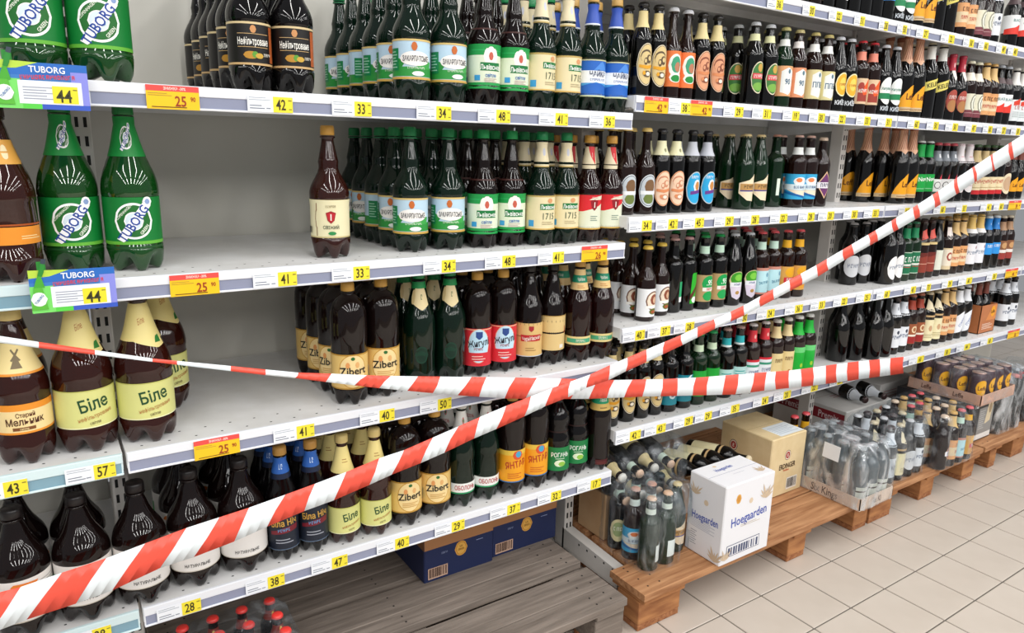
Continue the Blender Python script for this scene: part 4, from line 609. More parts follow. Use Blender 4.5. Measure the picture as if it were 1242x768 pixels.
# ------------------------------------------------------------------ shelving
Z1 = [1.4264, 1.0838, 0.7456, 0.4073]
Z2 = [1.7835, 1.4729, 1.1535, 0.8385, 0.528]
BAYS = [('left', -1.262, -0.006, Z1), ('near', 0.0, 1.25, Z1), ('middle', 1.2555, 2.522, Z2), ('far', 2.526, 3.782, Z2), ('last', 3.787, 5.04, Z2)]
DEP = 0.555
SN = {'left': ['top', 'second', 'third', 'bottom'], 'near': ['top', 'second', 'third', 'bottom']}
SN['middle'] = SN['far'] = SN['last'] = ['highest', 'second', 'third', 'fourth', 'bottom']
for bi, (bn, x0, x1, zs) in enumerate(BAYS):
    # back panels, one sheet per bay in three pieces
    bp = empty('back_panel', (x0, DEP + 0.004, 0))
    tag(bp, 'grey steel back panel closing the rear of the %s bay' % bn, 'back panel', 'back panels')
    zc = [0.05, zs[-1] - .02, zs[-2] - .02, zs[-3] - .02, 2.33]
    for k in range(4):
        b = MB(); b.box(0.004, x1 - x0 - 0.001, 0, 0.012, zc[k] + .001, zc[k + 1] - .001, PANEL, None, .002)
        b.obj('panel', bp)
    for k, z in enumerate(zs):
        sh = empty('shelf', (x0, 0, z))
        tag(sh, 'white steel shelf, %s level of the %s bay, perforated front edge' % (SN[bn][k], bn), 'shelf', 'white steel shelves')
        L = x1 - x0
        b = MB()
        b.box(0, L, 0.004, DEP - 0.004, -0.004, 0.0, WHITE)
        b.box(0, L, 0.004, 0.012, -0.034, -0.004, WHITE)
        b.box(0, L, DEP - .012, DEP - .004, -0.034, -0.004, WHITE)
        b.box(0, .004, .012, DEP - .012, -0.030, -0.004, WHITE)
        b.box(L - .004, L, .012, DEP - .012, -0.030, -0.004, WHITE)
        b.box(0.02, L - .02, .20, .24, -0.026, -0.004, WHITE)
        b.obj('tray', sh)
        cy = bn == 'left'
        b = MB()
        b.box(0.001, L - .001, -0.001, 0.004, -0.042, 0.0, RAILC if cy else RAIL)
        b.box(0.001, L - .001, -0.0035, -0.001, -0.0185, -0.0005, RAILC if cy else RAIL, None, .001)
        b.box(0.001, L - .001, -0.0050, -0.001, -0.0425, -0.0385, RAILC if cy else RAIL, None, .001)
        pr = b.obj('price_rail', sh)
        b = MB(); b.box(0.004, L - .004, -0.0016, -0.0012, -0.0385, -0.0185, STRIPC if cy else STRIP)
        b.obj('ticket_strip', pr)
        b = MB()
        for row, yy in enumerate((0.022, 0.062)):
            n = int(L / 0.05)
            for q in range(n):
                cx = 0.03 + q * 0.05 + (0.025 if row else 0)
                if cx > L - .02: continue
                vs = [(cx + .0028 * math.cos(a * PI / 3), yy + .0022 * math.sin(a * PI / 3), 0.0003) for a in range(6)]
                b.add(vs, [tuple(range(6))], BLACK)
        o = b.obj('perforation', sh); o['kind'] = 'stuff'
        for bx in (0.0075, L - .0115):
            b = MB()
            vs = [(bx, .03, -.034), (bx, DEP - .02, -.075), (bx, DEP - .02, -.030), (bx, .03, -.030)]
            vs += [(x + .004, y, z_) for x, y, z_ in vs]
            b.add(vs, [(0, 1, 2, 3), (7, 6, 5, 4), (0, 4, 5, 1), (1, 5, 6, 2), (2, 6, 7, 3), (3, 7, 4, 0)], WHITE)
            b.obj('bracket', sh)
PX = [(-0.003, 'left and near'), (1.2528, 'near and middle'), (2.524, 'middle and far'), (3.7845, 'far and last')]
for k, (px, nm) in enumerate(PX):
    up_ = empty('shelf_upright', (px, 0.19, 0))
    tag(up_, 'slotted grey steel upright post between the %s bays' % nm, 'upright', 'slotted upright posts')
    W = 0.017
    zs = sorted(set(BAYS[k][3] + BAYS[k + 1][3]))
    gaps = []                                    # the post passes through notches in the shelves
    b = MB(); b.box(-W, W, 0.0, 0.05, 0.035, 2.33, POST, None, .002)
    b.obj('post', up_)
    b = MB()
    z = 0.09
    while z < 2.3:
        for sx in (-0.0072, 0.0072):
            b.box(sx - .003, sx + .003, -0.0004, 0.0006, z, z + 0.019, BLACK)
        z += 0.036
    o = b.obj('slot', up_); o['kind'] = 'stuff'
    fy = -0.260 if k == 1 else -0.03             # the foot by the grey pallet reaches further forward
    b = MB(); b.box(-W, W, -.03, 0.35, 0.0, 0.06, POST, None, .002)
    if k == 1:
        vs = [(-W, fy, .055), (-W, .01, .055), (-W, .01, .128), (-W, fy, .114)]
        vs += [(W, y, z_) for _, y, z_ in vs]
        b.add(vs, [(0, 3, 2, 1), (4, 5, 6, 7), (0, 1, 5, 4), (3, 7, 6, 2), (0, 4, 7, 3), (1, 2, 6, 5)], POST)
        b.box(-W + .001, W - .001, 0, .02, .0605, .128, POST)
    b.obj('foot', up_)
    b = MB()
    for q in range(5):
        b.box(-W - .0005, -W + .0005, (-.24 if k == 1 else -.02) + q * .04, (-.234 if k == 1 else -.014) + q * .04, .105 if k == 1 else .03, .111 if k == 1 else .036, BLACK)
    o = b.obj('bolt_hole', up_); o['kind'] = 'stuff'

# ------------------------------------------------------------------ bottles on the shelves
FACE = {'n': .75, 'n1': .35, 'n4': .5, 'm': .48, 'f': .50}          # how far the fronts are turned toward the aisle entrance
PLACED = {}
REAR = MB()
KEYS = {'n1': ('near', 'top', Z1[0]), 'n2': ('near', 'second', Z1[1]), 'n3': ('near', 'third', Z1[2]), 'n4': ('near', 'bottom', Z1[3]),
        'm0': ('middle', 'highest', Z2[0]), 'm1': ('middle', 'second', Z2[1]), 'm2': ('middle', 'third', Z2[2]), 'm3': ('middle', 'fourth', Z2[3]), 'm4': ('middle', 'bottom', Z2[4]),
        'f0': ('far', 'highest', Z2[0]), 'f1': ('far', 'second', Z2[1]), 'f2': ('far', 'third', Z2[2]), 'f3': ('far', 'fourth', Z2[3]), 'f4': ('far', 'bottom', Z2[4])}
for key in KEYS:
    bay, sn, z = KEYS[key]
    cols = [c for c in FRONTS[key] if c[0] < 3.80 or key == 'f4' and c[0] < 3.95]
    seen = {}
    last = -9
    nfront = 0
    for ci, (x, y, code, rows) in enumerate(cols):
        R = P[code][3] / 1000.0
        if x - R < last + 0.001: x = last + 0.001 + R
        for (px, _) in PX:                        # keep clear of the posts
            if y + R > 0.185 and abs(x - px) < R + .019: x = px + (R + .02 if x > px else -R - .02)
        last = x + R
        if bay == 'left': pass
        rb = 'left' if x < -0.03 else bay
        pos = ORD[min(ci, 20)]
        for r in range(rows):
            yy = y + r * (2 * R + 0.002)
            if yy + R > DEP - .01: break
            xx = x
            clash = False
            for (px, _) in PX:
                if abs(xx - px) < R + .018 and yy + R > 0.188 and yy - R < .242: clash = True
            if clash: continue
            d = P[code][0]
            if r == 0: lab = '%s, %s in front row, %s bay %s shelf' % (d, pos, bay, sn)
            else: lab = '%s, %s behind the %s front one, %s bay %s shelf' % (d, ORD[r - 1], pos, bay, sn)
            w = lab.split()
            if len(w) > 16:
                lab = lab.replace(' in front row,', ' in front,').replace(' behind the ', ' behind ').replace(' front one,', ',')
                lab = lab.replace(' with ', ' ') if len(lab.split()) > 16 else lab
                lab = lab.replace(' bay ', ' ') if len(lab.split()) > 16 else lab
                lab = lab.replace(' and ', '-') if len(lab.split()) > 16 else lab
            jr = -FACE.get(key, FACE[key[0]]) * math.atan2(x + .106, 1.47 + y) + (random.random() - .5) * (0.16 if r == 0 else 1.4)
            if (key, ci, r) in HIDDEN: continue
            if (key, ci, r) in JOINED:
                Mx = Matrix.Translation((xx, yy, z + 0.0005)) @ Matrix.Rotation(jr, 4, 'Z')
                for _, me in bottle_meshes(code):
                    base = [tuple(Mx @ v.co) for v in me.vertices]
                    for mi, mm in enumerate(me.materials):
                        fs = [tuple(p.vertices) for p in me.polygons if p.material_index == mi]
                        used = sorted({i for f in fs for i in f}); mp = {u: i for i, u in enumerate(used)}
                        REAR.add([base[u] for u in used], [tuple(mp[i] for i in f) for f in fs], mm, True)
                continue
            PLACED[(key, ci, r)] = add_bottle(code, (xx, yy, z + 0.0005), lab, '%s on the %s shelf of the %s bay' % ('plastic bottles' if code in PET_CODES else 'glass bottles', sn, bay), jr)

if REAR.f:
    o = REAR.obj('glass_bottle', None, False)
    tag(o, 'dark bottles mostly hidden behind the front rows of the shelves', 'bottle', None, 'stuff')
add_bottle('bil', (.108, .245, Z1[2] + .0005), 'large brown plastic bottle half hidden behind rightmost yellow-green-labelled large bottle', 'plastic bottles on the third shelf of the near bay', .15)
add_bottle('mil', (-.165, .20, Z1[2] + .0005), 'large brown plastic bottle behind leftmost one, left bay third shelf', 'plastic bottles on the third shelf of the left bay', .15)

# ------------------------------------------------------------------ price tags
TAGM = {}
def price_mesh(txt, w):
    k = (txt, round(w, 2))
    if k in TAGM: return TAGM[k]
    b = MB(); W = w * 1000
    f = plane((0, 0, 0), (1, 0, 0), (0, 0, 1))
    h = W / 2
    if txt.startswith('p'):
        b.box(-w / 2, w / 2, -.0006, 0.0, 0, .041, ink('#f4ede0'))
        f = plane((0, -.0006, 0), (1, 0, 0), (0, 0, 1))
        n, sup = txt[1:3], '90'
        els = [('b', -h, h, 0, 31, '#f6c51e'), ('b', -h, h, 31, 41, '#e8504a'), ('t', 'ЗНИЖКА -30%', 3, 36, 5, '#fbe4d8', 0, .8, .02), ('fine', -h + 3, -2, 22, 29, 2, '#b99a34'), ('t', n, h * .28, 15, 18, '#9c3a1c', 0, .8, .04), ('t', sup, h * .75, 19, 8, '#9c3a1c', 0, .8, .02), ('fine', -h + 8, h - 22, 2, 6, 1, '#6a4a14')]
    else:
        b.box(-w / 2, w / 2, -.0006, 0.0, 0, .030, ink('#eef1f6'))
        f = plane((0, -.0006, 0), (1, 0, 0), (0, 0, 1))
        els = [('fine', -h + 3, 0, 20, 28, 2, '#a9b0bc'), ('fine', -h + 4, -h + 32, 4, 14, 2, '#7a8290'), ('fine', -8, 0, 4, 10, 1, '#8a919c'), ('b', h * .12, h, 0, 29, '#f2e03a'), ('t', txt, h * .47, 15, 20, '#3a3418', 0, .68, .035), ('fine', h * .82, h * .96, 4, 9, 1, '#8a7f2c'), ('fine', h * .80, h * .95, 20, 26, 1, '#8a7f2c')]
    draw(b, f, els, .1, .12, 50)
    TAGM[k] = b.mesh('price_tag')
    return TAGM[k]
TK = {'l3': ('left', 'third', Z1[2]), 'l4': ('left', 'bottom', Z1[3])}
TK.update(KEYS)
for key, tl in TAGS.items():
    bay, sn, z = TK[key]
    for k, (x, w, txt) in enumerate(tl):
        w = min(w, 0.125)
        if w < .04: x, w = x - .022, .082             # cut by the picture edge
        o = link(bpy.data.objects.new('price_tag', price_mesh(txt, w)))
        promo = txt.startswith('p')
        o.location = (x, -0.0055 if promo else -0.0055, z - (0.0425 if promo else 0.0395))
        num = txt[1:3] if promo else txt
        tag(o, '%s price tag reading %s, %s along %s shelf rail of %s bay' % ('orange-red promotional' if promo else 'white-yellow', num, ORD[k], sn, bay), 'price tag', 'price tags on the %s shelf of the %s bay' % (sn, bay))

# promotional cards under the large green bottles
def promo_card(x, z, num, label):
    c = empty('promo_card', (x, -0.030, z), 0.0)
    tag(c, label, 'promotional card')
    b = MB(); b.box(0, .128, 0, .0012, 0, .072, ink('#3e7ec4'), None, .0004)
    b.obj('card', c)
    f = plane((0, 0, 0), (1, 0, 0), (0, 0, 1))
    b = MB()
    draw(b, f, [('b', 0, 128, 52, 72, '#2c6cc0'), ('p', [(0, 60), (0, 74), (60, 72), (30, 62)], '#b8d84a'), ('b', 104, 128, 2, 60, '#8a8ee0'), ('b', 0, 34, 0, 46, '#7adc6a'), ('b', 60, 128, 0, 8, '#3a5ac0'), ('b', 34, 60, 0, 8, '#5ad04a'),
                ('b', 30, 118, 8, 44, '#eef2f8'), ('t', 'TUBORG', 72, 62, 10, '#f4f8fc', 0, .9, .04), ('t', '~~~~~~~~~~~~~~~', 72, 50, 7, '#e03a3a', 2, .85, .04), ('fine', 36, 76, 14, 36, 5, '#a0a6b4'), ('b', 76, 112, 10, 37, '#f0de34'), ('t', num, 92, 22, 20, '#3a3a20', 0, .8, .03), ('fine', 105, 111, 30, 34, 1, '#5a5a30')], .1, .12, 50)
    b.obj('print', c, False)
    b = MB()
    draw(b, f, [('p', [(0, 6), (24, 6), (22, 44), (6, 44)], '#5cb83c'), ('p', [(6, 44), (22, 44), (21, 62), (13, 66)], '#4aa834'), ('p', [(13, 64), (21, 62), (26, 84), (19, 86)], '#2c8a34'), ('p', [(19, 85), (26, 83), (28, 92), (20, 93)], '#3a4450'), ('e', 12, 24, 12, 12, '#eef6ee'), ('t', 'TUBORG', 12, 24, 4, '#3a6ab0', 50)], 2.0, .12, 6)
    b.box(.0135, .0265, .0001, .0012, .066, .088, ink('#2c8a34'))
    b.obj('bottle_cutout', c, False)
promo_card(-0.128, Z1[0] - .052, '44', 'blue-green promotional card reading 44 under the top large green bottles')
promo_card(-0.118, Z1[1] - .046, '44', 'blue-green promotional card reading 44 under second shelf large green bottles')

# ------------------------------------------------------------------ barrier tapes
TRED = mat('tape_red', '#ee5542', 0.35, 0.5)
TWHITE = mat('tape_white', '#eef6fa', 0.35, 0.5)
def tape(pts, first_red, label):
    b = MB(); n = len(pts)
    SUB = 3
    for k in range(n - 1):
        a, c = pts[k], pts[k + 1]
        for q in range(SUB):
            t0, t1 = q / SUB, (q + 1) / SUB
            A = [a[i] + (c[i] - a[i]) * t0 for i in range(6)]; Bq = [a[i] + (c[i] - a[i]) * t1 for i in range(6)]
            vs = []
            for P6, t in ((A, t0), (Bq, t1)):
                u, l = Vector(P6[:3]), Vector(P6[3:])
                m_ = (u + l) / 2 + Vector((0, -0.004 * math.sin(PI * ((k + t) * .37)), 0))
                vs += [u, m_, l]
            vs2 = vs + [v + Vector((0, .0005, 0)) for v in vs]
            b.add(vs2, [(0, 1, 4, 3), (1, 2, 5, 4), (6, 9, 10, 7), (7, 10, 11, 8), (0, 3, 9, 6), (2, 8, 11, 5)], TRED if (k % 2 == 0) == first_red else TWHITE, True)
    o = b.obj('barrier_tape', None, False)
    tag(o, label, 'barrier tape')
tape(TAPE_A, False, 'red-white barrier tape rising diagonally from lower left to upper right')
tape(TAPE_B, False, 'red-white barrier tape strung level across middle, tied to far bottom rail')

# ------------------------------------------------------------------ pallets
PT = 0.135
def pallet(name, label, x0, x1, boards, wood, blockw, blocks, y_ends=(-0.2, 0.53), thick=.021, rear=None):
    p = empty(name, (x0, 0, 0))
    tag(p, label, 'pallet')
    for k, (ya, yb, dz) in enumerate(boards):
        b = MB()
        n = 7
        xs = (rear - x0) if (rear is not None and yb > -.06) else 0.0
        rr = random.Random(k + int(x0 * 10))
        # a plank with slightly uneven long edges
        vs = []
        for i in range(n + 1):
            x = xs + (x1 - x0 - xs) * i / n
            e1, e2 = (rr.random() - .5) * .003, (rr.random() - .5) * .003
            for (y, z) in ((ya + e1, PT - thick + dz), (ya + e1 - .0, PT - .002 + dz), (ya + e1 + .002, PT + dz), (yb + e2 - .002, PT + dz), (yb + e2, PT - .002 + dz), (yb + e2, PT - thick + dz)):
                vs.append((x, y, z))
        fs = []
        for i in range(n):
            for j in range(6):
                fs.append((i * 6 + j, (i + 1) * 6 + j, (i + 1) * 6 + (j + 1) % 6, i * 6 + (j + 1) % 6))
        fs.append(tuple(range(6))); fs.append(tuple(n * 6 + j for j in range(6))[::-1])
        b.add(vs, fs, wood)
        for xn in (xs + .04, xs + .085, (x1 - x0) / 2, x1 - x0 - .09, x1 - x0 - .04):       # nail heads
            for yn in (ya + (yb - ya) * .3, ya + (yb - ya) * .7):
                cc = [(xn + .003 * math.cos(a * PI / 3), yn + .003 * math.sin(a * PI / 3), PT + dz + .0005) for a in range(6)]
                b.add(cc, [tuple(range(6))], BLACK)
        b.obj('board', p)
    for (xa, xb) in blocks:
        w = xb - xa
        for kk, (ya, yb) in enumerate(((y_ends[0] + .003, y_ends[0] + .095), (.08, .16), (y_ends[1] - .1, y_ends[1]))):
            sh = max(0.0, (rear + .004 - xa)) if (rear is not None and kk) else 0.0
            b = MB(); b.box(xa + sh - x0, xb + sh - x0, ya, yb, .020, PT - thick - .020, blockw, None, .002)
            b.obj('block', p)
            b = MB(); b.box(xa + sh - x0 + .001, xb + sh - x0 - .001, ya + .001, yb - .001, .0, .0195, CHIP, None, .002)
            b.obj('block_base', p)
        sh = max(0.0, (rear + .004 - xa)) if rear is not None else 0.0
        for (s0, s1, xs) in (((y_ends[0] - .015, -.078, 0.0), (-.07, y_ends[1], sh)) if rear is not None else ((y_ends[0], y_ends[1], 0.0),)):
            b = MB(); b.box(xa + xs - x0 + .002, xb + xs - x0 - .002, s0, s1, PT - thick - .0195, PT - thick - .0005, blockw, None, .002)
            b.obj('stringer', p)
pallet('pallet', 'weathered grey wooden pallet on floor below the near bay', 0.03, 1.149,
       [(-.205, -.127, 0), (-.1255, -.026, 0), (-.001, .062, .003), (.0635, .166, .003), (.194, .262, 0), (.265, .36, 0), (.40, .53, 0)], GREYW, GREYW, [(.03, .17), (.54, .64), (1.045, 1.147)])
def brown_pallet(x0, x1, lab, blocks, rear):
    pallet('pallet', lab, x0, x1, [(-.222, -.125, 0), (-.1235, -.078, 0), (-.070, -.005, 0), (.004, .10, 0), (.13, .23, 0), (.26, .36, 0), (.40, .53, 0)], BROWNW, BLOCKW, blocks, rear=rear)
brown_pallet(1.197, 2.35, 'orange-brown wooden pallet on floor under white beer carton', [(1.205, 1.37), (1.88, 1.975), (2.262, 2.348)], 1.276)
brown_pallet(2.362, 3.16, 'brown wooden pallet on floor under wrapped packs, far bay', [(2.365, 2.51), (2.72, 2.82), (3.06, 3.157)], 2.548)
brown_pallet(3.175, 4.2, 'brown wooden pallet on floor at right edge of picture', [(3.52, 3.64), (3.30, 3.36), (4.05, 4.18)], 3.81)

# ------------------------------------------------------------------ cartons
def carton(name, label, x0, y0, z0, dx, dy, dz, m, front=(), left=(), topf=(), rz=0.0, cat='carton', seam='#8f6f4c', flaps=None, band=None):
    c = empty(name, (x0, y0, z0), rz)
    tag(c, label, cat)
    b = MB()
    b.box(0, dx, 0, dy, 0, dz, m, None, .003)
    b.obj('carton_body', c)
    b = MB()
    t = [('b', 0 + 2, dx * 1000 - 2, dy * 500 - .7, dy * 500 + .7, seam)]
    draw(b, plane((0, 0, dz), (1, 0, 0), (0, 1, 0)), t + list(topf), .1, .1, 500)
    b.obj('lid_print', c, False)
    if front: draw_split(c, plane((0, 0, 0), (1, 0, 0), (0, 0, 1)), list(front))
    if left: draw_split(c, plane((0, dy, 0), (0, -1, 0), (0, 0, 1)), list(left), name='side_print')
    return c
WC = mat('carton_white', '#e4e4e8', 0.45)
def wheat(s, z, k, c='#cdb69a'):
    o = []
    for i in range(7):
        a = math.radians(150 - i * 20); L = (26 + (i % 3) * 8) * k
        dx_, dz_ = math.cos(a), math.sin(a)
        px, pz = -dz_ * 3.2 * k, dx_ * 3.2 * k
        o.append(('p', [(s, z), (s + dx_ * L * .55 + px, z + dz_ * L * .55 + pz), (s + dx_ * L, z + dz_ * L), (s + dx_ * L * .55 - px, z + dz_ * L * .55 - pz)], c))
    return o
carton('beer_carton', 'white wheat-beer carton with blue lettering on brown pallet edge', 1.482, -.237, PT + .001, .222, .138, .256, WC,
       front=[('t', 'Hoegaarden', 116, 138, 30, '#4054a8', 4, .80, .045), ('e', 60, 205, 12, 15, '#d9a24a'), ('e', 60, 205, 8, 10, '#c98a34'), ('e', 118, 186, 9, 9, '#d8c4aa'), ('fine', 80, 170, 108, 118, 2, '#c4b8a4'), ('b', 26, 176, 22, 60, '#3b4668'), ('b', 28, 174, 24, 58, '#e4e4e8'), ('bar', 32, 170, 26, 52, '#3b4668')] + wheat(188, 176, 1.3) + wheat(20, 16, 1.0),
       left=[('t', 'Hoegaarden', 70, 128, 24, '#4054a8', 3, .62, .045), ('e', 70, 178, 9, 9, '#d8c4aa'), ('fine', 20, 110, 84, 116, 6, '#b4b6c4'), ('fine', 20, 44, 26, 76, 7, '#a0a4b0')] + wheat(26, 190, 1.0) + wheat(118, 8, 1.2),
       topf=[('t', 'Hoegaarden', 96, 96, 16, '#5a6cb4', 3, .7, .03), ('fine', 90, 140, 50, 54, 1, '#b0b0c0'), ('e', 80, 116, 8, 5, '#d8c4aa')] + wheat(190, 20, .9), seam='#8a90a8')
EC = noisy('carton_cream', '#d6bf92', '#dec99e', 20, .6)
seal = lambda s, z, k: [('e', s, z, 17 * k, 19 * k, '#4a3430'), ('e', s, z, 15 * k, 17 * k, '#e8d8c8'), ('e', s, z, 12 * k, 13 * k, '#a33a34'), ('t', 'E', s, z, 12 * k, '#f4ece0', 0, .9, .03)]
carton('beer_carton', 'cream-tan beer carton with round red seal, second from left', 1.958, -.040, PT + .001, .195, .222, .226, EC,
       front=seal(96, 152, 1.0) + [('t', 'ERDINGER', 98, 112, 20, '#3a2620', 0, .70, .04), ('t', 'Weißbier', 94, 96, 8, '#c85a3a', 0, .8, .02), ('b', 104, 164, 16, 62, '#e2ddd4'), ('bar', 108, 160, 22, 58)],
       left=seal(60, 152, 1.1) + [('t', 'ERDINGER', 66, 112, 20, '#3a2620', 0, .66, .04), ('b', 132, 142, 98, 128, '#5a2a1c'), ('e', 180, 98, 24, 26, '#c9b9a4')],
       topf=[('b', 60, 190, 10, 96, '#dfe6ea'), ('fine', 70, 180, 22, 84, 6, '#b4c0cc')], seam='#a08a62')
NAVY = mat('carton_navy', '#1c2850', 0.5)
def navy(x, y, dx, lab, z1):
    W = dx * 1000
    carton('beer_carton', lab, x, y, PT + .001, dx, .26, z1 - PT, NAVY,
           front=[('b', 1, W - 1, 102, (z1 - PT) * 1000 - 2, '#a8764e'), ('t', 'EXTRA', W * .53, 140, 16, '#241a14', 0, .9, .05), ('e', W * .52, 78, 21, 23, '#d9a048'), ('e', W * .52, 78, 18, 20, '#b87a2c'), ('e', W * .52, 78, 16, 18, '#dca850'), ('t', 'LA', W * .52, 86, 7, '#7a4a1c'), ('t', 'CERVEZA', W * .52, 76, 6, '#7a4a1c', 0, .6), ('b', 12, 74, 10, 44, '#c9a690'), ('bar', 15, 71, 14, 42, '#3a2620'), ('t', '~~~~', 64, 82, 7, '#8a94b8'), ('fine', W * .74, W * .84, 86, 92, 1, '#8a94b8')],
           left=[('b', 1, 259, 102, (z1 - PT) * 1000 - 2, '#8f6442')], seam='#6a4a30')
navy(0.703, .14, .226, 'navy-brown beer carton with gold seal on grey pallet, left one', .315)
navy(0.934, .153, .238, 'navy-brown beer carton with gold seal on grey pallet, right one', .315)
PALE = noisy('carton_pale', '#c9c7c4', '#d4d3d0', 10, .6)
carton('beer_carton', 'pale grey carton with dark red bands beside middle-far upright', 2.638, .10, PT + .001, .345, .35, .155, PALE,
       front=[('t', 'Prem', 60, 60, 20, '#b3303a', 0, .8, .04), ('e', 262, 116, 18, 20, '#c98a6a'), ('e', 262, 116, 11, 13, '#8a3a34')],
       left=[('b', 6, 344, 92, 138, '#8a2430'), ('t', 'Premix', 90, 115, 30, '#e0c8cc', 0, .8, .04), ('t', 'Premix', 270, 115, 30, '#e0c8cc', 0, .8, .04)],
       topf=[('b', 4, 240, 290, 346, '#8a2430'), ('t', 'PREMIX', 120, 318, 32, '#c87a80', 0, .8, .03), ('fine', 120, 260, 130, 165, 2, '#b07a78')])
carton('beer_carton', 'second pale grey carton behind the lying bottles, far bay', 3.01, .17, PT + .001, .30, .26, .19, PALE, front=[('fine', 30, 200, 120, 160, 3, '#b08a88')], topf=[('fine', 60, 200, 100, 160, 3, '#a8606a')])
BK = mat('carton_black', '#17161a', 0.4)
carton('beer_carton', 'black carton numbered 12 under the brown can tray', 3.02, -.165, PT + .001, .315, .27, .205, BK,
       front=[('b', 2, 313, 6, 30, '#e2e2e0'), ('b', 180, 312, 30, 150, '#8e8e8c'), ('fine', 190, 240, 50, 140, 9, '#b8b8b8'), ('p', [(244, 70), (300, 82), (306, 200), (262, 190)], '#d8c8a8'), ('e', 280, 140, 14, 24, '#a08a6a'), ('t', '12/', 150, 172, 28, '#ececec', 0, .8, .04)],
       left=[('t', '12/', 200, 170, 34, '#ececec', 0, .8, .04)])

# can tray
def can_tray():
    X, Y, Z = 3.045, -.225, .345
    t = empty('can_tray', (X, Y, Z))
    tag(t, 'brown-pink cardboard tray of beer cans on black carton', 'tray')
    TC = noisy('tray_card', '#c49a86', '#cfa894', 10, .6)
    b = MB(); b.box(0, .30, 0, .30, 0, .004, TC)
    for q in ((0, .30, 0, .003), (0, .30, .297, .30), (0, .003, 0, .30), (.297, .30, 0, .30)):
        b.box(*q, .003, .045, TC)
    b.obj('tray_walls', t)
    b = MB(); draw(b, plane((0, .30, 0), (0, -1, 0), (0, 0, 1)), [('t', 'Leffe', 80, 24, 20, '#5a3424', 0, .8, .02), ('t', 'Leffe', 210, 24, 20, '#5a3424', 0, .8, .02)], .2, .1); b.obj('tray_print', t, False)
    canp = [(0, .022), (.004, .029), (.008, .0305), (.112, .0305), (.120, .027), (.124, .026)]
    cm = mat('can_purple', '#4a343c', .3, .5, .3)
    b = MB(); lathe_mb(b, canp, cm, 20); body = b.mesh('body')
    b = MB(); lathe_mb(b, [(.1235, .026), (.1245, .027), (.1262, .0262)], mat('can_lid', '#b89a90', .35, .5, .6), 20); lid = b.mesh('lid')
    b = MB(); draw(b, wrap(canp), [('e', 0, 64, 26, 34, '#e0960f'), ('e', 0, 64, 24, 32, '#f2b01c'), ('t', 'Leffe', 0, 64, 17, '#5a2a14', 0, .8, .03)]); lab = b.mesh('label')
    n = 0
    for i in range(4):
        for j in range(4):
            r = empty('beer_can', (X + .041 + i * .0725, Y + .041 + j * .0725, Z + .005), -.5 if i == 0 else 0.1)
            tag(r, 'purple beer can, round golden label, %s row from front, %s from left' % (ORD[j], ORD[i]), 'can', 'cans in the brown tray')
            for nm, me in (('body', body), ('lid', lid), ('label', lab)): link(bpy.data.objects.new(nm, me), r)
            n += 1
    return X, Y, Z
can_tray()

# ------------------------------------------------------------------ shrink-wrapped packs
def film(name, label, x0, x1, y0, y1, z0, z1, fm, round_top=.06, hole=None, seedn=1, M=None):
    """a thin wrinkled skin over a pack; open at both short ends as the real wrap is"""
    rr = random.Random(seedn)
    nx, nseg = 14, 26
    b = MB(); vs = []; fs = []
    cx, cy = (x0 + x1) / 2, (y0 + y1) / 2
    hx, hy = (x1 - x0) / 2, (y1 - y0) / 2
    rings = 12
    for k in range(rings + 1):
        t = k / rings
        z = z0 + (z1 - z0) * min(1, t * 1.18)
        s = 1.0 if t < .62 else 1 - ((t - .62) / .38) ** 2 * (.55 if t < .99 else .75)
        if t > .85: z = z1 - round_top * .06 + (t - .85) * .02
        for i in range(nseg):
            a = 2 * PI * i / nseg
            ca, sa = math.cos(a), math.sin(a)
            e = 0.25
            px = math.copysign(abs(ca) ** e, ca) * hx * s
            py = math.copysign(abs(sa) ** e, sa) * hy * s
            w = .004 * math.sin(a * 9 + k * .7) + (rr.random() - .5) * .006
            w *= (0.3 if k == 0 else 1)
            vs.append((cx + px + ca * w, cy + py + sa * w, z + (rr.random() - .5) * .006 * (k > 0)))
    for k in range(rings):
        for i in range(nseg):
            j = (i + 1) % nseg
            if hole:
                v = vs[k * nseg + i]; v2 = vs[k * nseg + j]
                mx_, my_, mz_ = (v[0] + v2[0]) / 2, (v[1] + v2[1]) / 2, v[2]
                if (mx_ - hole[0]) ** 2 / hole[3] ** 2 + (my_ - hole[1]) ** 2 / hole[3] ** 2 + (mz_ - hole[2]) ** 2 / hole[4] ** 2 < 1: continue
            fs.append((k * nseg + i, k * nseg + j, (k + 1) * nseg + j, (k + 1) * nseg + i))
    vs.append((cx, cy, z1)); c = len(vs) - 1
    for i in range(nseg): fs.append((rings * nseg + i, rings * nseg + (i + 1) % nseg, c))
    if M: vs = [M @ Vector(v) for v in vs]
    b.add(vs, fs, fm, True)
    o = b.obj(name, None, False)
    tag(o, label, 'plastic wrap')
    return o
def pack(codes, x0, y0, nx, ny, px, py, z, group, where, sc=1.0):
    for j in range(ny):
        for i in range(nx):
            code = codes[(i + j * nx) % len(codes)]
            d = ' '.join(P[code][0].split(',')[0].split()[:5])
            r = add_bottle(code, (x0 + i * px, y0 + j * py, z), '%s in %s, %s row from aisle, %s from left' % (d, where, ORD[j], ORD[i]), group, (random.random() - .5) * .8)
            r.scale = (sc, sc, sc * .93)
prod('gp1', 'dark bottle, cream round label', 'S', 240, 31, GLK, '#d6b49a', [('e', 0, 70, 26, 40, '#dfd0a0'), ('e', 0, 74, 18, 26, '#9aa874'), ('t', '~~~', 0, 76, 14, '#f0ead8', 0, .8, .03)], [('b', -97, 97, 186, 206, '#cfe0d0')])
prod('gp2', 'dark bottle, blue-white label', 'S', 240, 31, GLB, '#cf9a84', P['gbb'][6], [('b', -97, 97, 182, 204, '#e0ece6')])
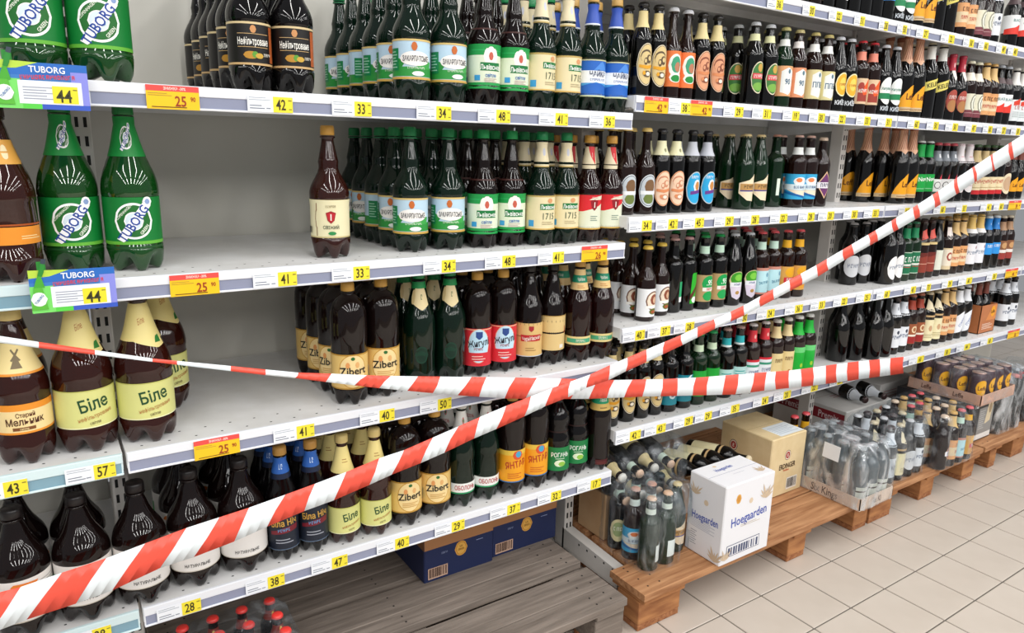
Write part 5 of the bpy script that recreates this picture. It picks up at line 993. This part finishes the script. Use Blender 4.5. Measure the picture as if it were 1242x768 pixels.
prod('gp3', 'green bottle, white side label', 'S', 240, 31, GLG, '#e0b898', [('b', -4, 28, 30, 86, '#e4ece8')], [('b', -97, 97, 186, 204, '#dfe8dc')])
PET_CODES.discard('gp1')
# pack A: the torn pack by the first upright, bottles beside the torn hole
pack(['gp3', 'gp3', 'gp2', 'gp1', 'gp1', 'gp3'], 1.305, -.118, 2, 1, .066, .066, PT + .001, 'bottles in the torn pack', 'torn pack, first row')
add_bottle('gp2', (1.306, -.050, PT + .001), 'dark bottle with blue-white label behind first bottle of torn pack', 'bottles in the torn pack', -.7).scale = (1, 1, .93)
add_bottle('gp2', (1.372, -.050, PT + .001), 'dark bottle with blue-white label showing through torn hole', 'bottles in the torn pack', -.3).scale = (1, 1, .93)
add_bottle('gp1', (1.307, .018, PT + .001), 'dark bottle, cream label, third row of torn pack by upright', 'bottles in the torn pack', -.7).scale = (1, 1, .93)
add_bottle('gp1', (1.373, .018, PT + .001), 'dark bottle, cream label, third row right, torn pack', 'bottles in the torn pack', -.4).scale = (1, 1, .93)
add_bottle('ggd', (1.445, -.085, PT + .001), 'green bottle with diagonal cream label beside torn hole', 'bottles in the torn pack', -.3).scale = (1, 1, .93)
film('plastic_wrap', 'clear shrink film around the torn pack by first upright', 1.262, 1.412, -.160, .062, PT + .002, .368, FILM, hole=(1.412, -.11, .22, .045, .07), seedn=3)
pack(['gte', 'ggr'], 1.445, -.012, 1, 1, .068, .072, PT + .001, 'bottles behind the white carton', 'pack behind white carton')
film('plastic_wrap', 'clear shrink film around green bottles left of white carton', 1.414, 1.480, -.125, .03, PT + .002, .362, FILM, hole=(1.44, -.125, .2, .04, .07), seedn=5)
# pack lying on its side above, necks toward the aisle
k = 0
for i in range(4):
    for j in range(2):
        r = add_bottle('gch2' if (i + j) % 2 else 'gp1', (1.325 + i * .068, .20 - j * .012, .395 + j * .001), 'x', 'bottles lying on top of the packs')
        r.location = (1.315 + i * .067, .245, .30 + j * .064 + .08 - .04)
        r.rotation_euler = (math.radians(98), 0, math.radians(-6))
        r['label'] = 'lying bottle, neck toward aisle, %s layer up, %s from left, above torn pack' % (ORD[j], ORD[i])
        r.location = (1.325 + i * .067, .21 + j * .02, .335 + j * .0645)
film('plastic_wrap', 'clear shrink film over lying bottles above torn pack', 1.282, 1.575, -.02, .25, .296, .452, FILM, seedn=9)
carton('beer_carton', 'plain brown carton hidden under the lying bottles by first upright', 1.285, .055, PT + .001, .215, .13, .155, CARD)
# lying pack with yellow labels, behind white carton
for i in range(4):
    r = add_bottle('gcm', (1.56 + i * .068, .16, .305), 'lying bottle with cream label behind white carton, %s from left' % ORD[i], 'lying bottles behind white carton')
    r.rotation_euler = (math.radians(82), 0, math.radians(10))
carton('beer_carton', 'plain brown carton under lying bottles behind white carton', 1.53, .04, PT + .001, .34, .13, .125, CARD)
# packs of the far bay floor
SKC = noisy('tray_pale', '#d2b8a4', '#dcc5b3', 10, .6)
def low_tray(x0, y0, dx, dy, z, h, label, txt):
    t = empty('pack_tray', (x0, y0, z)); tag(t, label, 'tray')
    b = MB(); b.box(0, dx, 0, dy, 0, .004, SKC)
    for q in ((0, dx, 0, .003), (0, dx, dy - .003, dy), (0, .003, 0, dy), (dx - .003, dx, 0, dy)): b.box(*q, .003, h, SKC)
    b.obj('tray_walls', t)
    b = MB(); draw(b, plane((0, dy, 0), (0, -1, 0), (0, 0, 1)), [('t', txt, dy * 500, h * 500, h * 620, '#3a2620', 0, .75, .05)], .2, .1, 50); b.obj('tray_print', t, False)
    b = MB(); draw(b, plane((0, 0, 0), (1, 0, 0), (0, 0, 1)), [('t', txt[:6], dx * 500, h * 500, h * 500, '#6a4a3a', 0, .75, .04)], .2, .1, 50); b.obj('tray_print', t, False)
low_tray(2.168, -.262, .205, .275, PT + .001, .045, 'pale cardboard tray with dark lettering under clouded wrapped pack', 'Six Kings')
prod('gsk', 'dark clear bottle, pale label', 'L', 232, 31, mat('glass_greyish', '#4c565c', .08, .6, coat=.4), '#9aa0a4', [('b', -30, 40, 30, 80, '#cfd2c8'), ('b', -30, 40, 60, 66, '#3a2a20')], [])
pack(['gsk'], 2.205, -.222, 3, 4, .065, .066, PT + .006, 'bottles in clouded pack', 'clouded pack', .99)
film('plastic_wrap', 'clouded shrink film over bottle pack on pale lettered tray', 2.160, 2.380, -.270, .02, PT + .004, .362, FILM2, seedn=11)
for k, (x, y) in enumerate(((2.22, .06), (2.29, .06))):
    add_bottle('gyr', (x, y, PT + .001), 'standing dark bottle with yellow neck band behind clouded pack, %s one' % ('left', 'right')[k], 'bottles behind the clouded pack')
add_card = box_obj('paper_slip', -.03, .03, -.0004, .0004, -.028, .028, ink('#e6e8ea')); add_card.location = (2.156, -.14, .315); add_card.rotation_euler = (0, .05, -1.5)
tag(add_card, 'small white paper slip stuck on clouded wrapped pack', 'paper slip')
film('plastic_wrap', 'clear shrink film stretched over the brown can tray', 3.040, 3.350, -.230, .080, .352, .482, FILM, seedn=31)
pack(['gws2', 'gcm', 'gbw'], 2.475, -.172, 4, 3, .066, .066, PT + .001, 'bottles in the cream-label pack', 'cream-label pack')
film('plastic_wrap', 'clear shrink film around cream-labelled pack, second of far bay', 2.435, 2.715, -.210, .0, PT + .002, .365, FILM, seedn=13)
pack(['gpu', 'goc', 'gcb', 'gyr', 'goc', 'gpu'], 2.785, -.213, 4, 4, .066, .066, PT + .001, 'bottles in the pink-capped pack', 'pink-capped pack')
film('plastic_wrap', 'clear shrink film around pink-capped pack before black carton', 2.748, 3.020, -.250, .022, PT + .002, .372, FILM, seedn=17)
pack(['mag'], 3.40, -.14, 3, 3, .080, .080, PT + .001, 'tall bottles in the grey pack', 'tall grey pack', 1.0)
film('plastic_wrap', 'clouded shrink film around tall pack right of black carton', 3.355, 3.60, -.185, .07, PT + .002, .43, FILM2, seedn=19)
pack(['gwg', 'gwr', 'grn'], 3.68, -.14, 3, 2, .07, .07, PT + .001, 'bottles at right edge pack', 'right edge pack')
film('plastic_wrap', 'clear shrink film around pack at right edge of picture', 3.64, 3.86, -.185, .0, PT + .002, .40, FILM, seedn=23)
# two bottles lying on the pale carton, caps to the aisle
for k, (x, y) in enumerate(((2.84, .335), (2.935, .325))):
    r = add_bottle('gws2', (x, y, .324), 'dark bottle lying on pale carton, cap toward aisle, %s one' % ('left', 'right')[k], 'bottles lying on the pale carton')
    r.rotation_euler = (math.radians(92), 0, math.radians(-14 + k * 6))
# four-bottle carrier on the far bottom shelf
def carrier(x, y, z):
    c = empty('bottle_carrier', (x, y, z), 0.0)
    tag(c, 'brown cardboard four-bottle carrier with orange print, far bay bottom shelf', 'carton')
    BC = noisy('carrier_card', '#b4693c', '#c27c4e', 8, .5)
    b = MB()
    s = .155
    for q in ((0, s, 0, .003), (0, s, s - .003, s), (0, .003, 0, s), (s - .003, s, 0, s)): b.box(*q, 0, .135, BC)
    b.box(0, s, 0, s, 0, .003, BC)
    b.obj('carrier_walls', c)
    b = MB(); draw(b, plane((0, 0, 0), (1, 0, 0), (0, 0, 1)), [('p', [(60, 60), (155, 60), (155, 130), (110, 130)], '#d98a4a'), ('e', 120, 100, 22, 26, '#f0a51c'), ('t', 'Leffe', 118, 100, 16, '#5a2a14'), ('fine', 30, 130, 18, 48, 4, '#ecd8c8')], .2, .1, 500); b.obj('front_print', c, False)
    b = MB(); draw(b, plane((0, s, 0), (0, -1, 0), (0, 0, 1)), [('p', [(4, 30), (70, 30), (84, 70), (70, 120), (20, 134), (4, 120)], '#f0a51c'), ('t', 'Leffe', 40, 76, 30, '#3a1c14', 0, .8, .03)], .2, .1, 500); b.obj('side_print', c, False)
    for i in range(2):
        for j in range(2):
            r = add_bottle('lef5', (x + .044 + i * .068, y + .044 + j * .068, z + .004), 'copper-necked bottle in cardboard carrier, %s %s' % (('front', 'rear')[j], ('left', 'right')[i]), 'bottles in the carrier')
carrier(3.535, .035, Z2[4] + .0005)
# small red-capped bottles in film at lower left
prod('rsm', 'small dark bottle, red cap, orange label', 'L', 205, 27, GLK, '#e23a34', [('b', -84, 84, 30, 96, '#c06a2a'), ('b', -84, 84, 50, 80, '#2a1a14')], [('b', -84, 84, 150, 176, '#7a2a20'), ('e', 4, 163, 8, 9, '#d8b060')])
pack(['rsm'], .075, -.135, 4, 4, .062, .062, PT + .005, 'red-capped bottles in the film pack', 'film pack', .86)
film('plastic_wrap', 'clear shrink film around small red-capped bottles, lower left', .04, .30, -.175, .09, PT + .006, .305, FILM, seedn=29)
